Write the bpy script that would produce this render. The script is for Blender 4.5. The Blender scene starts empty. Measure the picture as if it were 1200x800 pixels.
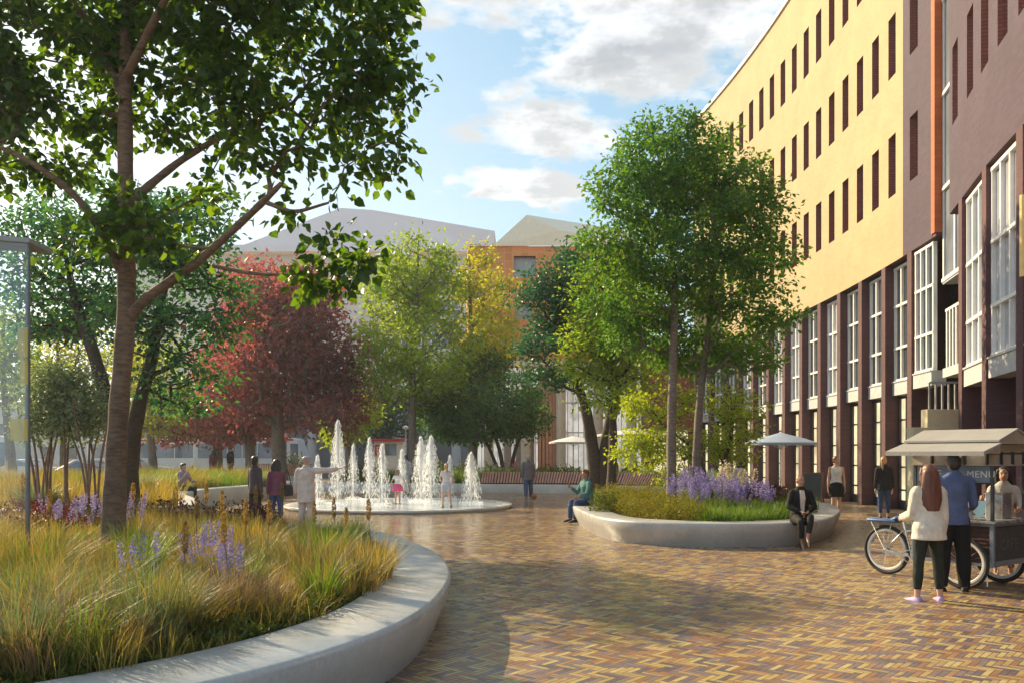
import bpy, math, random
import numpy as np
from mathutils import Vector, Matrix
R = math.radians
random.seed(7)
rng = np.random.default_rng(7)
scene = bpy.context.scene
COL = scene.collection
CAMH, FPX, HOR = 1.75, 1000.0, 532.0

def at(px, py, D):
    return Vector(((px - 600) / FPX * D, D, CAMH + (HOR - py) / FPX * D))
def gx(px, D):
    return (px - 600) / FPX * D

# ------------------------------------------------------------------ objects
def tag(o, label, cat, group=None, kind=None):
    if label: o['label'] = label
    if cat: o['category'] = cat
    if group: o['group'] = group
    if kind: o['kind'] = kind
    return o
def thing(name, label, cat, loc=(0, 0, 0), rz=0, group=None):
    o = bpy.data.objects.new(name, None)
    o.empty_display_size = .2
    COL.objects.link(o)
    o.location = loc
    o.rotation_euler = (0, 0, rz)
    return tag(o, label, cat, group)
def copy_tree(o, parent=None):
    c = o.copy()
    COL.objects.link(c)
    if parent: c.parent = parent
    for ch in list(o.children): copy_tree(ch, c)
    return c
def relabel(o, label=None, loc=None, rz=None):
    if label: o['label'] = label
    if loc is not None: o.location = loc
    if rz is not None: o.rotation_euler.z = rz
    return o

def mesh_np(name, V, faces, mats, parent=None, smooth=False, matidx=None, world=True, sharp=None):
    """V Nx3 array, faces MxK array (or list of arrays)"""
    me = bpy.data.meshes.new(name)
    V = np.asarray(V, dtype=np.float32)
    if not isinstance(faces, list): faces = [faces]
    faces = [np.asarray(f, dtype=np.int32) for f in faces if len(f)]
    loops = np.concatenate([f.ravel() for f in faces])
    starts, c = [], 0
    for f in faces:
        k = f.shape[1]
        starts.append(c + np.arange(len(f)) * k)
        c += f.size
    starts = np.concatenate(starts)
    me.vertices.add(len(V)); me.vertices.foreach_set('co', V.ravel())
    me.loops.add(len(loops)); me.loops.foreach_set('vertex_index', loops)
    me.polygons.add(len(starts)); me.polygons.foreach_set('loop_start', starts.astype(np.int32))
    if matidx is not None: me.polygons.foreach_set('material_index', np.asarray(matidx, dtype=np.int32))
    me.polygons.foreach_set('use_smooth', np.full(len(starts), bool(smooth)))
    me.update(calc_edges=True)
    me.validate()
    for m in (mats if isinstance(mats, (list, tuple)) else [mats]): me.materials.append(m)
    o = bpy.data.objects.new(name, me)
    COL.objects.link(o)
    if parent:
        o.parent = parent
        if world: o.location = -parent.location
    return o

class MB:
    def __init__(s): s.v = []; s.f = []; s.m = []
    def add(s, vs, fs, mi=0):
        b = len(s.v)
        s.v += [tuple(v) for v in vs]
        for f in fs:
            s.f.append([b + i for i in f]); s.m.append(mi)
        return s
    def quad(s, a, b, c, d, mi=0): return s.add([a, b, c, d], [[0, 1, 2, 3]], mi)
    def box(s, c, size, rz=0, mi=0, ax=None):
        hx, hy, hz = size[0] / 2, size[1] / 2, size[2] / 2
        if ax is None:
            X, Y = Vector((math.cos(rz), math.sin(rz), 0)), Vector((-math.sin(rz), math.cos(rz), 0)); Z = Vector((0, 0, 1))
        else: X, Y, Z = ax
        c = Vector(c)
        vs = [c + X * (hx * i) + Y * (hy * j) + Z * (hz * k) for k in (-1, 1) for j in (-1, 1) for i in (-1, 1)]
        return s.add(vs, [[0, 2, 3, 1], [4, 5, 7, 6], [0, 1, 5, 4], [2, 6, 7, 3], [0, 4, 6, 2], [1, 3, 7, 5]], mi)
    def bar(s, a, b, w, h=None, mi=0):
        a, b = Vector(a), Vector(b)
        Z = (b - a); L = Z.length
        if L < 1e-6: return s
        Z.normalize()
        X = Z.cross(Vector((0, 0, 1)))
        if X.length < 1e-3: X = Vector((1, 0, 0))
        X.normalize(); Y = Z.cross(X)
        return s.box((a + b) / 2, (w, h or w, L), mi=mi, ax=(X, Y, Z))
    def rings(s, rings, mi=0, cap=True, closed=False):
        """rings: list of lists of points, same length"""
        b = len(s.v); n = len(rings[0]); fs = []
        vs = [p for r in rings for p in r]
        k = len(rings)
        for i in range(k - 1 + (1 if closed else 0)):
            i2 = (i + 1) % k
            for j in range(n):
                j2 = (j + 1) % n
                fs.append([i * n + j, i * n + j2, i2 * n + j2, i2 * n + j])
        if cap and not closed:
            fs.append(list(range(n))[::-1]); fs.append([(k - 1) * n + j for j in range(n)])
        return s.add(vs, fs, mi)
    def tube(s, path, radii, n=8, mi=0, cap=True, ry=None):
        path = [Vector(p) for p in path]
        if not hasattr(radii, '__len__'): radii = [radii] * len(path)
        out = []; X = None
        for i, p in enumerate(path):
            T = (path[min(i + 1, len(path) - 1)] - path[max(i - 1, 0)])
            if T.length < 1e-7: T = Vector((0, 0, 1))
            T.normalize()
            if X is None:
                X = T.cross(Vector((0, 0, 1)))
                if X.length < .05: X = T.cross(Vector((0, 1, 0)))
            X = X - T * X.dot(T); X.normalize(); Y = T.cross(X)
            r = radii[i]
            out.append([p + X * (r * math.cos(2 * math.pi * j / n)) + Y * ((r if ry is None else r * ry) * math.sin(2 * math.pi * j / n)) for j in range(n)])
        return s.rings(out, mi, cap)
    def ell(s, c, r, nu=12, nv=8, mi=0, ax=None):
        c = Vector(c)
        if not hasattr(r, '__len__'): r = (r, r, r)
        X, Y, Z = ax or (Vector((1, 0, 0)), Vector((0, 1, 0)), Vector((0, 0, 1)))
        vs = [c - Z * r[2]]
        for i in range(1, nv):
            th = math.pi * i / nv
            for j in range(nu):
                ph = 2 * math.pi * j / nu
                vs.append(c + X * (r[0] * math.sin(th) * math.cos(ph)) + Y * (r[1] * math.sin(th) * math.sin(ph)) - Z * (r[2] * math.cos(th)))
        vs.append(c + Z * r[2])
        fs = [[0, 1 + (j + 1) % nu, 1 + j] for j in range(nu)]
        for i in range(nv - 2):
            for j in range(nu):
                a = 1 + i * nu + j; b = 1 + i * nu + (j + 1) % nu
                fs.append([a, b, b + nu, a + nu])
        t = len(vs) - 1; o = 1 + (nv - 2) * nu
        fs += [[o + j, o + (j + 1) % nu, t] for j in range(nu)]
        return s.add(vs, fs, mi)
    def lathe(s, prof, c=(0, 0, 0), n=24, mi=0):
        """prof list (r,z)"""
        c = Vector(c)
        rg = [[c + Vector((r * math.cos(2 * math.pi * j / n), r * math.sin(2 * math.pi * j / n), z)) for j in range(n)] for r, z in prof]
        return s.rings(rg, mi, True)
    def prism(s, poly, z0, z1, mi=0):
        n = len(poly)
        vs = [(p[0], p[1], z0) for p in poly] + [(p[0], p[1], z1) for p in poly]
        fs = [[i, (i + 1) % n, n + (i + 1) % n, n + i] for i in range(n)] + [list(range(n))[::-1], list(range(n, 2 * n))]
        return s.add(vs, fs, mi)
    def torus(s, c, ax, R1, r, n=32, m=8, mi=0, sy=1.0):
        c = Vector(c); ax = Vector(ax).normalized()
        X = ax.cross(Vector((0, 0, 1))); X.normalize(); Y = ax.cross(X)
        rg = []
        for i in range(n):
            a = 2 * math.pi * i / n
            d = X * math.cos(a) + Y * math.sin(a)
            rg.append([c + d * (R1 + r * math.cos(2 * math.pi * j / m)) + ax * (r * sy * math.sin(2 * math.pi * j / m)) for j in range(m)])
        return s.rings(rg, mi, False, True)
    def build(s, name, mats, parent=None, smooth=35, world=False, bevel=0):
        me = bpy.data.meshes.new(name)
        me.from_pydata(s.v, [], s.f)
        for m in (mats if isinstance(mats, (list, tuple)) else [mats]): me.materials.append(m)
        me.polygons.foreach_set('material_index', np.array(s.m, dtype=np.int32))
        import bmesh
        bm = bmesh.new(); bm.from_mesh(me)
        bmesh.ops.recalc_face_normals(bm, faces=bm.faces)
        bm.to_mesh(me); bm.free()
        if smooth:
            me.polygons.foreach_set('use_smooth', np.ones(len(me.polygons), dtype=bool))
            me.set_sharp_from_angle(angle=R(smooth))
        me.update()
        o = bpy.data.objects.new(name, me)
        COL.objects.link(o)
        if bevel:
            b = o.modifiers.new('edge', 'BEVEL'); b.width = bevel; b.segments = 2; b.limit_method = 'ANGLE'; b.angle_limit = R(40)
        if parent:
            o.parent = parent
            if world: o.location = -parent.location
        return o

# ------------------------------------------------------------------ materials
class NT:
    def __init__(s, mat):
        s.t = mat.node_tree; s.n = s.t.nodes; s.l = s.t.links
    def new(s, typ, **kw):
        n = s.n.new(typ)
        for k, v in kw.items():
            setattr(n, k, v)
        return n
    def set(s, sock, v):
        if isinstance(v, bpy.types.NodeSocket): s.l.new(v, sock)
        else: sock.default_value = v
    def math(s, op, a, b=0.0, c=0.0):
        n = s.new('ShaderNodeMath', operation=op)
        s.set(n.inputs[0], a); s.set(n.inputs[1], b); s.set(n.inputs[2], c)
        return n.outputs[0]
    def mix(s, f, a, b, typ='MIX'):
        n = s.new('ShaderNodeMix', data_type='RGBA', blend_type=typ)
        s.set(n.inputs[0], f); s.set(n.inputs[6], a if isinstance(a, bpy.types.NodeSocket) else c4(a)); s.set(n.inputs[7], b if isinstance(b, bpy.types.NodeSocket) else c4(b))
        return n.outputs[2]
    def noise(s, scale, detail=3, vec=None, rough=.55, dim='3D'):
        n = s.new('ShaderNodeTexNoise'); n.noise_dimensions = dim
        n.inputs['Scale'].default_value = scale; n.inputs['Detail'].default_value = detail; n.inputs['Roughness'].default_value = rough
        if vec is not None: s.l.new(vec, n.inputs['Vector'])
        return n.outputs['Fac']
    def ramp(s, fac, stops, interp='LINEAR'):
        n = s.new('ShaderNodeValToRGB'); n.color_ramp.interpolation = interp
        e = n.color_ramp.elements
        while len(e) > 1: e.remove(e[-1])
        e[0].position = stops[0][0]; e[0].color = c4(stops[0][1])
        for p, c in stops[1:]:
            q = e.new(p); q.color = c4(c)
        s.set(n.inputs[0], fac)
        return n.outputs[0]
    def rng(s, v, a, b, c, d):
        n = s.new('ShaderNodeMapRange'); s.set(n.inputs[0], v)
        for i, x in enumerate((a, b, c, d)): n.inputs[i + 1].default_value = x
        return n.outputs[0]
    def obj(s): return s.new('ShaderNodeTexCoord').outputs['Object']
    def pos(s): return s.new('ShaderNodeNewGeometry').outputs['Position']
    def bump(s, h, strength, dist=.02):
        n = s.new('ShaderNodeBump'); n.inputs['Strength'].default_value = strength; n.inputs['Distance'].default_value = dist
        s.l.new(h, n.inputs['Height'])
        return n.outputs[0]
def c4(c): return (c[0], c[1], c[2], 1.0) if len(c) == 3 else tuple(c)
def srgb(r, g, b):
    f = lambda x: (x / 255 / 12.92) if x / 255 <= .04045 else ((x / 255 + .055) / 1.055) ** 2.4
    return (f(r), f(g), f(b))
def newmat(name):
    m = bpy.data.materials.new(name); m.use_nodes = True
    t = NT(m)
    return m, t, t.n['Principled BSDF']
_cache = {}
def M(name, col, rough=.6, var=.25, scale=6, bump=.0, bscale=40, metal=0, spec=.5, emit=None, es=1.0, world=False, coat=0):
    """plain procedural surface: base colour varied by two noises, roughness variation, optional bump"""
    if name in _cache: return _cache[name]
    m, t, p = newmat(name)
    vec = t.pos() if world else t.obj()
    if var:
        n1 = t.noise(scale, 5, vec)
        dark = tuple(c * (1 - var) for c in col); lite = tuple(min(1, c * (1 + var)) for c in col)
        t.l.new(t.ramp(n1, [(.3, dark), (.7, lite)]), p.inputs['Base Color'])
        t.l.new(t.rng(t.noise(scale * 2.3, 3, vec), .3, .7, max(0, rough - .1), min(1, rough + .1)), p.inputs['Roughness'])
    else:
        p.inputs['Base Color'].default_value = c4(col); p.inputs['Roughness'].default_value = rough
    p.inputs['Metallic'].default_value = metal
    p.inputs['Specular IOR Level'].default_value = spec
    p.inputs['Coat Weight'].default_value = coat
    if bump: t.l.new(t.bump(t.noise(bscale, 4, vec), bump), p.inputs['Normal'])
    if emit:
        p.inputs['Emission Color'].default_value = c4(emit); p.inputs['Emission Strength'].default_value = es
    _cache[name] = m
    return m
def brickmat(name, c1, c2, mortar, bw=.24, bh=.075, axis='yz', rough=.85, bump=.4, var=.3):
    m, t, p = newmat(name)
    sep = t.new('ShaderNodeSeparateXYZ'); t.l.new(t.pos(), sep.inputs[0])
    comb = t.new('ShaderNodeCombineXYZ')
    a = {'x': sep.outputs[0], 'y': sep.outputs[1], 'z': sep.outputs[2]}
    u = a[axis[0]] if axis[0] != 's' else t.math('ADD', sep.outputs[0], sep.outputs[1])
    t.l.new(u, comb.inputs[0]); t.l.new(a[axis[1]], comb.inputs[1])
    b = t.new('ShaderNodeTexBrick'); t.l.new(comb.outputs[0], b.inputs['Vector'])
    b.inputs['Color1'].default_value = c4(c1); b.inputs['Color2'].default_value = c4(c2); b.inputs['Mortar'].default_value = c4(mortar)
    b.inputs['Scale'].default_value = 1; b.inputs['Mortar Size'].default_value = .006
    b.inputs['Brick Width'].default_value = bw; b.inputs['Row Height'].default_value = bh; b.inputs['Bias'].default_value = 0
    n = t.noise(.7, 6, t.pos(), .65)
    col = t.mix(1.0, b.outputs['Color'], t.ramp(n, [(.3, (1 - var,) * 3), (.7, (1, 1, 1))]), 'MULTIPLY')
    t.l.new(col, p.inputs['Base Color'])
    p.inputs['Roughness'].default_value = rough
    t.l.new(t.bump(t.math('SUBTRACT', t.noise(25, 3, t.pos()), b.outputs['Fac']), bump, .01), p.inputs['Normal'])
    _cache[name] = m
    return m
def leafmat(name, cols, trans=.45, tcol=None, rough=.45, patch=.0, pscale=.8):
    m, t, p = newmat(name)
    g = t.new('ShaderNodeNewGeometry')
    k = len(cols)
    fac = g.outputs['Random Per Island']
    if patch:
        fac = t.math('ADD', t.math('MULTIPLY', fac, 1 - patch), t.math('MULTIPLY', t.rng(t.noise(pscale, 3, t.pos()), .3, .7, 0, 1), patch))
    c = t.ramp(fac, [((i + .5) / k, cc) for i, cc in enumerate(cols)])
    t.l.new(c, p.inputs['Base Color'])
    p.inputs['Roughness'].default_value = rough
    p.inputs['Specular IOR Level'].default_value = .35
    tr = t.new('ShaderNodeBsdfTranslucent')
    mul = t.mix(1.0, c, tcol or (2.2, 2.0, .7), 'MULTIPLY')
    t.l.new(mul, tr.inputs[0])
    mx = t.new('ShaderNodeMixShader'); mx.inputs[0].default_value = trans
    t.l.new(p.outputs[0], mx.inputs[1]); t.l.new(tr.outputs[0], mx.inputs[2])
    t.l.new(mx.outputs[0], t.n['Material Output'].inputs[0])
    _cache[name] = m
    return m
# ------------------------------------------------------------------ camera, sky, sun
cam = bpy.data.cameras.new('camera'); camo = bpy.data.objects.new('camera', cam); COL.objects.link(camo)
camo.location = (0, 0, CAMH); camo.rotation_euler = (R(90), 0, 0)
cam.sensor_width = 36; cam.lens = 36 * FPX / 1200; cam.shift_y = (HOR - 400) / 1200
cam.clip_end = 6000; cam.clip_start = .05
scene.camera = camo
SUN_AZ, SUN_EL = -46.0, 28.0
sd = Vector((math.sin(R(SUN_AZ)) * math.cos(R(SUN_EL)), math.cos(R(SUN_AZ)) * math.cos(R(SUN_EL)), math.sin(R(SUN_EL))))
sun = bpy.data.lights.new('sun', 'SUN'); sun.energy = 5.0; sun.angle = R(.6); sun.color = (1.0, .78, .46)
suno = bpy.data.objects.new('sun', sun); COL.objects.link(suno)
suno.location = sd * 200; suno.rotation_euler = (-sd).to_track_quat('-Z', 'Y').to_euler()
w = bpy.data.worlds.new('World'); scene.world = w; w.use_nodes = True
wt = NT(w)
bg = wt.n['Background']
sky = wt.new('ShaderNodeTexSky'); sky.sky_type = 'NISHITA'; sky.sun_disc = False
sky.sun_elevation = R(SUN_EL); sky.sun_rotation = R(SUN_AZ); sky.air_density = 1.0; sky.dust_density = 1.2; sky.ozone_density = 1.2
tc = wt.new('ShaderNodeTexCoord'); d = tc.outputs['Generated']
sep = wt.new('ShaderNodeSeparateXYZ'); wt.l.new(d, sep.inputs[0])
zc = wt.math('MAXIMUM', sep.outputs[2], .02)
# clouds live on a plane high above: direction / height
cx = wt.math('DIVIDE', sep.outputs[0], wt.math('ADD', zc, .12)); cy = wt.math('DIVIDE', sep.outputs[1], wt.math('ADD', zc, .12))
cv = wt.new('ShaderNodeCombineXYZ'); wt.l.new(cx, cv.inputs[0]); wt.l.new(cy, cv.inputs[1])
def cloud_noise(offs):
    mp = wt.new('ShaderNodeMapping'); wt.l.new(cv.outputs[0], mp.inputs[0]); mp.inputs['Location'].default_value = offs
    return wt.noise(3.4, 10, mp.outputs[0], .6)
def blob(px, py, rx, ry):
    v = Vector(((px - 600) / FPX, 1, (HOR - py) / FPX)).normalized()
    # angular distance in azimuth / elevation-like axes
    a = wt.math('MULTIPLY', wt.math('SUBTRACT', wt.math('DIVIDE', sep.outputs[0], wt.math('MAXIMUM', sep.outputs[1], .05)), v.x / v.y), FPX / rx)
    b = wt.math('MULTIPLY', wt.math('SUBTRACT', wt.math('DIVIDE', sep.outputs[2], wt.math('MAXIMUM', sep.outputs[1], .05)), v.z / v.y), FPX / ry)
    r = wt.math('SQRT', wt.math('ADD', wt.math('MULTIPLY', a, a), wt.math('MULTIPLY', b, b)))
    return wt.rng(r, 0.35, 1.5, 1, 0)
cover = None
for b_ in [(760, 0, 330, 110), (690, 60, 190, 80), (800, 95, 150, 50), (520, -30, 220, 70), (600, 220, 115, 32), (650, 155, 100, 48), (880, 20, 160, 80), (570, 15, 150, 45), (690, 165, 60, 34), (540, 222, 60, 24)]:
    q = blob(*b_)
    cover = q if cover is None else wt.math('MAXIMUM', cover, q)
front = wt.rng(sep.outputs[1], 0.05, .2, 0, 1)
cover = wt.math('MULTIPLY', cover, front)
general = wt.math('MULTIPLY', wt.math('SUBTRACT', 1, front), .55)
cover = wt.math('MAXIMUM', cover, general)
n1 = cloud_noise((0, 0, 0)); n2 = cloud_noise((.10, .05, 0))
dens = wt.math('ADD', wt.math('MULTIPLY', cover, .52), wt.math('SUBTRACT', wt.math('MULTIPLY', n1, 1.8), 1.22))
alpha = wt.rng(dens, 0.0, .17, 0, 1)
thick = wt.math('MULTIPLY', wt.rng(dens, .14, .60, 0, 1), wt.rng(sep.outputs[2], .30, .42, .25, 1))
lit = wt.rng(wt.math('SUBTRACT', n2, n1), -.08, .08, .72, 1.08)
ccol = wt.mix(thick, (5.3, 5.3, 5.3), (3.0, 3.2, 3.6))
ccol = wt.mix(1.0, ccol, wt.ramp(lit, [(0, (0, 0, 0)), (1, (1, 1, 1))]), 'MULTIPLY')
warm = wt.math('MULTIPLY', wt.rng(wt.math('DIVIDE', sep.outputs[0], wt.math('MAXIMUM', sep.outputs[1], .05)), -.62, .1, 1, 0), .6)
hz_ = wt.mix(wt.rng(sep.outputs[2], 0.02, .50, 0, 1), (3.7, 4.8, 5.3), (1.35, 2.7, 3.75))
hz_ = wt.mix(warm, hz_, (5.6, 5.8, 5.8))
skyc = wt.mix(.74, sky.outputs[0], hz_)
fin = wt.mix(wt.math('MULTIPLY', alpha, .93), skyc, ccol)
wt.l.new(fin, bg.inputs[0]); bg.inputs[1].default_value = .102
scene.view_settings.view_transform = 'Standard'; scene.view_settings.look = 'None'
scene.view_settings.exposure = 1.05; scene.view_settings.gamma = 1.0
scene.cycles.max_bounces = 8; scene.cycles.transparent_max_bounces = 12
scene.cycles.diffuse_bounces = 4; scene.cycles.glossy_bounces = 3; scene.cycles.transmission_bounces = 6
scene.cycles.caustics_reflective = False; scene.cycles.caustics_refractive = False
scene.cycles.sample_clamp_indirect = 6
try:
    scene.cycles.use_denoising = True
    scene.cycles.denoiser = 'OPENIMAGEDENOISE'
    scene.cycles.use_adaptive_sampling = True; scene.cycles.adaptive_threshold = .012
except Exception: pass

# ------------------------------------------------------------------ materials of the place
def paver_material():
    m, t, p = newmat('paving_bricks')
    sep = t.new('ShaderNodeSeparateXYZ')
    rot = t.new('ShaderNodeMapping'); rot.vector_type = 'POINT'
    t.l.new(t.pos(), rot.inputs[0]); rot.inputs['Rotation'].default_value = (0, 0, R(41)); rot.inputs['Location'].default_value = (300.013, 300.021, 0)
    W, n = .052, 4
    sc = t.new('ShaderNodeVectorMath', operation='SCALE'); t.l.new(rot.outputs[0], sc.inputs[0]); sc.inputs['Scale'].default_value = 1 / W
    t.l.new(sc.outputs[0], sep.inputs[0])
    u, v = sep.outputs[0], sep.outputs[1]
    i, j = t.math('FLOOR', u), t.math('FLOOR', v)
    k = t.math('FLOORED_MODULO', t.math('SUBTRACT', i, j), 2 * n)
    hor = t.math('LESS_THAN', k, n - .5)
    # horizontal brick
    hi = t.math('SUBTRACT', i, k); hx = t.math('SUBTRACT', u, hi); hy = t.math('SUBTRACT', v, j)
    # vertical brick
    off = t.math('SUBTRACT', 2 * n - 1, k)
    vj = t.math('SUBTRACT', j, off); vx = t.math('SUBTRACT', v, vj); vy = t.math('SUBTRACT', u, i)
    def sel(a, b): return t.math('ADD', t.math('MULTIPLY', hor, a), t.math('MULTIPLY', t.math('SUBTRACT', 1, hor), b))
    L, S = sel(hx, vx), sel(hy, vy)
    idx, idy = sel(hi, i), sel(j, vj)
    cb = t.new('ShaderNodeCombineXYZ'); t.l.new(idx, cb.inputs[0]); t.l.new(idy, cb.inputs[1]); t.l.new(hor, cb.inputs[2])
    wn = t.new('ShaderNodeTexWhiteNoise'); wn.noise_dimensions = '3D'; t.l.new(cb.outputs[0], wn.inputs[0])
    edge = t.math('MINIMUM', t.math('MINIMUM', L, t.math('SUBTRACT', n, L)), t.math('MINIMUM', S, t.math('SUBTRACT', 1, S)))
    joint = t.rng(edge, .03, .09, 1, 0)
    big = t.noise(.35, 4, t.pos())
    val = t.math('ADD', wn.outputs['Value'], t.math('MULTIPLY', t.math('SUBTRACT', big, .5), .35))
    cols = [(0.0, (.150, .115, .125)), (.13, (.30, .155, .085)), (.27, (.40, .275, .12)), (.42, (.19, .145, .155)), (.54, (.45, .33, .13)), (.67, (.33, .18, .10)), (.79, (.22, .165, .165)), (.90, (.47, .365, .165))]
    c = t.ramp(val, cols, 'CONSTANT')
    c = t.mix(1.0, c, t.ramp(t.noise(9, 6, t.pos(), .7), [(.25, (.68, .68, .68)), (.75, (1.12, 1.12, 1.12))]), 'MULTIPLY')
    c = t.mix(joint, c, (.045, .04, .038))
    t.l.new(c, p.inputs['Base Color'])
    # damp near the fountain
    sp = t.new('ShaderNodeSeparateXYZ'); t.l.new(t.pos(), sp.inputs[0])
    dx = t.math('ADD', sp.outputs[0], 3.2); dy = t.math('SUBTRACT', sp.outputs[1], 25)
    dist = t.math('SQRT', t.math('ADD', t.math('MULTIPLY', dx, dx), t.math('MULTIPLY', t.math('MULTIPLY', dy, dy), .35)))
    wet = t.math('MULTIPLY', t.rng(dist, 4, 11, 1, 0), t.rng(t.noise(.6, 3, t.pos()), .35, .6, .3, 1))
    r0 = t.rng(wn.outputs['Value'], 0, 1, .27, .40)
    rr = t.math('SUBTRACT', r0, t.math('MULTIPLY', wet, .25))
    t.l.new(t.math('ADD', rr, t.math('MULTIPLY', joint, .25)), p.inputs['Roughness'])
    p.inputs['Specular IOR Level'].default_value = .5
    h = t.math('SUBTRACT', t.math('ADD', t.math('MULTIPLY', wn.outputs['Value'], .35), t.math('MULTIPLY', t.noise(60, 3, t.pos()), .3)), joint)
    t.l.new(t.bump(h, .28, .006), p.inputs['Normal'])
    return m
M_pav = paver_material()
M_soil = M('soil', (.055, .04, .028), .95, .4, 9, .6, 30, world=True)
def concrete(name, col, rough=.42):
    m, t, p = newmat(name)
    P_ = t.pos()
    a = t.ramp(t.noise(1.3, 6, P_, .6), [(.3, tuple(c * .78 for c in col)), (.7, tuple(min(1, c * 1.1) for c in col))])
    b = t.mix(1.0, a, t.ramp(t.noise(35, 4, P_, .7), [(.3, (.86, .86, .86)), (.65, (1.05, 1.05, 1.05))]), 'MULTIPLY')
    sepz = t.new('ShaderNodeSeparateXYZ'); t.l.new(P_, sepz.inputs[0])
    st = t.new('ShaderNodeMapping'); t.l.new(P_, st.inputs[0]); st.inputs['Scale'].default_value = (6, 6, .5)
    drip = t.ramp(t.noise(1.5, 5, st.outputs[0], .7), [(.55, (1, 1, 1)), (.75, (.8, .78, .75))])
    b = t.mix(.7, b, t.mix(1.0, b, drip, 'MULTIPLY'))
    vor = t.new('ShaderNodeTexVoronoi'); vor.inputs['Scale'].default_value = 9; t.l.new(P_, vor.inputs['Vector'])
    b = t.mix(t.rng(vor.outputs['Distance'], .03, .06, .5, 0), b, (.10, .09, .08))
    t.l.new(b, p.inputs['Base Color'])
    t.l.new(t.rng(t.noise(2.5, 5, P_, .6), .3, .7, rough - .12, rough + .16), p.inputs['Roughness'])
    t.l.new(t.bump(t.noise(50, 5, P_, .7), .12, .01), p.inputs['Normal'])
    _cache[name] = m
    return m
M_conc = concrete('pale_concrete', (.44, .445, .45), .34)
M_conc2 = concrete('white_concrete', (.54, .54, .53), .45)
M_yellow = brickmat('sand_brick', (.455, .345, .185), (.415, .315, .165), (.365, .285, .165), .24, .075, 'yz', .8, .4, .17)
M_shade_brick = brickmat('shade_tinted_brick', (.060, .037, .066), (.080, .049, .082), (.062, .045, .066), .24, .075, 'yz', .85, .35, .25)  # shade on the wing and facade end, put into the brick colour
M_maroon = brickmat('maroon_brick', (.125, .054, .062), (.095, .044, .055), (.075, .046, .052), .26, .08, 'sz', .85, .5, .3)
M_reveal = brickmat('reveal_brick', (.30, .12, .10), (.25, .10, .085), (.09, .045, .04), .24, .08, 'sz', .85, .3, .2)
M_orange = brickmat('orange_brick', (.52, .14, .05), (.44, .11, .04), (.38, .12, .05), .24, .075, 'yz', .8, .3, .2)
M_white = M('white_metal', (.78, .78, .78), .4, .06)
M_grey = M('grey_metal', (.30, .31, .33), .5, .12)
M_dark = M('dark_metal', (.03, .03, .033), .45, .2)
M_alu = M('aluminium', (.62, .63, .64), .3, .08, metal=.85)
def glassmat(name, tint, rough=.05, emit=None, es=0, spec=.8):
    m, t, p = newmat(name)
    n = t.noise(.45, 3, t.pos())
    t.l.new(t.ramp(n, [(.35, tuple(c * .55 for c in tint)), (.65, tint)]), p.inputs['Base Color'])
    p.inputs['Roughness'].default_value = rough; p.inputs['Specular IOR Level'].default_value = spec
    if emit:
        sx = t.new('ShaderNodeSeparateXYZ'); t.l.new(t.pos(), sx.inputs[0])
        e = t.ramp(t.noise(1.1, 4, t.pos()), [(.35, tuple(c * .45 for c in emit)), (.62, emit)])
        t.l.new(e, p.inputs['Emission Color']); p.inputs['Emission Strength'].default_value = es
    t.l.new(t.bump(t.noise(.8, 2, t.pos()), .05, .05), p.inputs['Normal'])
    return m
M_slot = glassmat('maroon_blind_glass', (.16, .07, .06), .15)
M_glass = glassmat('window_glass', (.05, .06, .075))
M_glassb = glassmat('pale_blind_glass', (.42, .44, .50), .12)
M_lit = glassmat('lit_shop_glass', (.45, .40, .28), .1, (1.0, .83, .50), .62)
def clearmat(name, tint, alpha):
    m, t, p = newmat(name)
    p.inputs['Base Color'].default_value = c4(tint); p.inputs['Roughness'].default_value = .03; p.inputs['Specular IOR Level'].default_value = .9
    tr = t.new('ShaderNodeBsdfTransparent'); tr.inputs[0].default_value = c4(tint)
    gl = t.new('ShaderNodeBsdfGlossy'); gl.inputs['Roughness'].default_value = .02
    fr = t.new('ShaderNodeLayerWeight'); fr.inputs[0].default_value = .5
    mx = t.new('ShaderNodeMixShader'); t.l.new(t.math('ADD', t.math('MULTIPLY', t.math('POWER', fr.outputs['Facing'], 5), .7), alpha), mx.inputs[0])
    t.l.new(tr.outputs[0], mx.inputs[1]); t.l.new(gl.outputs[0], mx.inputs[2])
    t.l.new(mx.outputs[0], t.n['Material Output'].inputs[0])
    return m
M_clear = clearmat('clear_glass', (.88, .94, .98), .13)

# ------------------------------------------------------------------ ground
g = MB()
N_ = 60
g.quad((-700, -60, 0), (700, -60, 0), (700, 1600, 0), (-700, 1600, 0))
tag(g.build('ground', M_pav), None, None, kind='structure')
# road beyond the square where the buses stop: asphalt sheet
g = MB(); g.quad((-120, 62, .006), (-6, 62, .006), (-6, 110, .006), (-120, 110, .006))
tag(g.build('road', M('asphalt', (.055, .055, .058), .85, .3, 3, .3, 60, world=True)), None, None, kind='structure')

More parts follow.
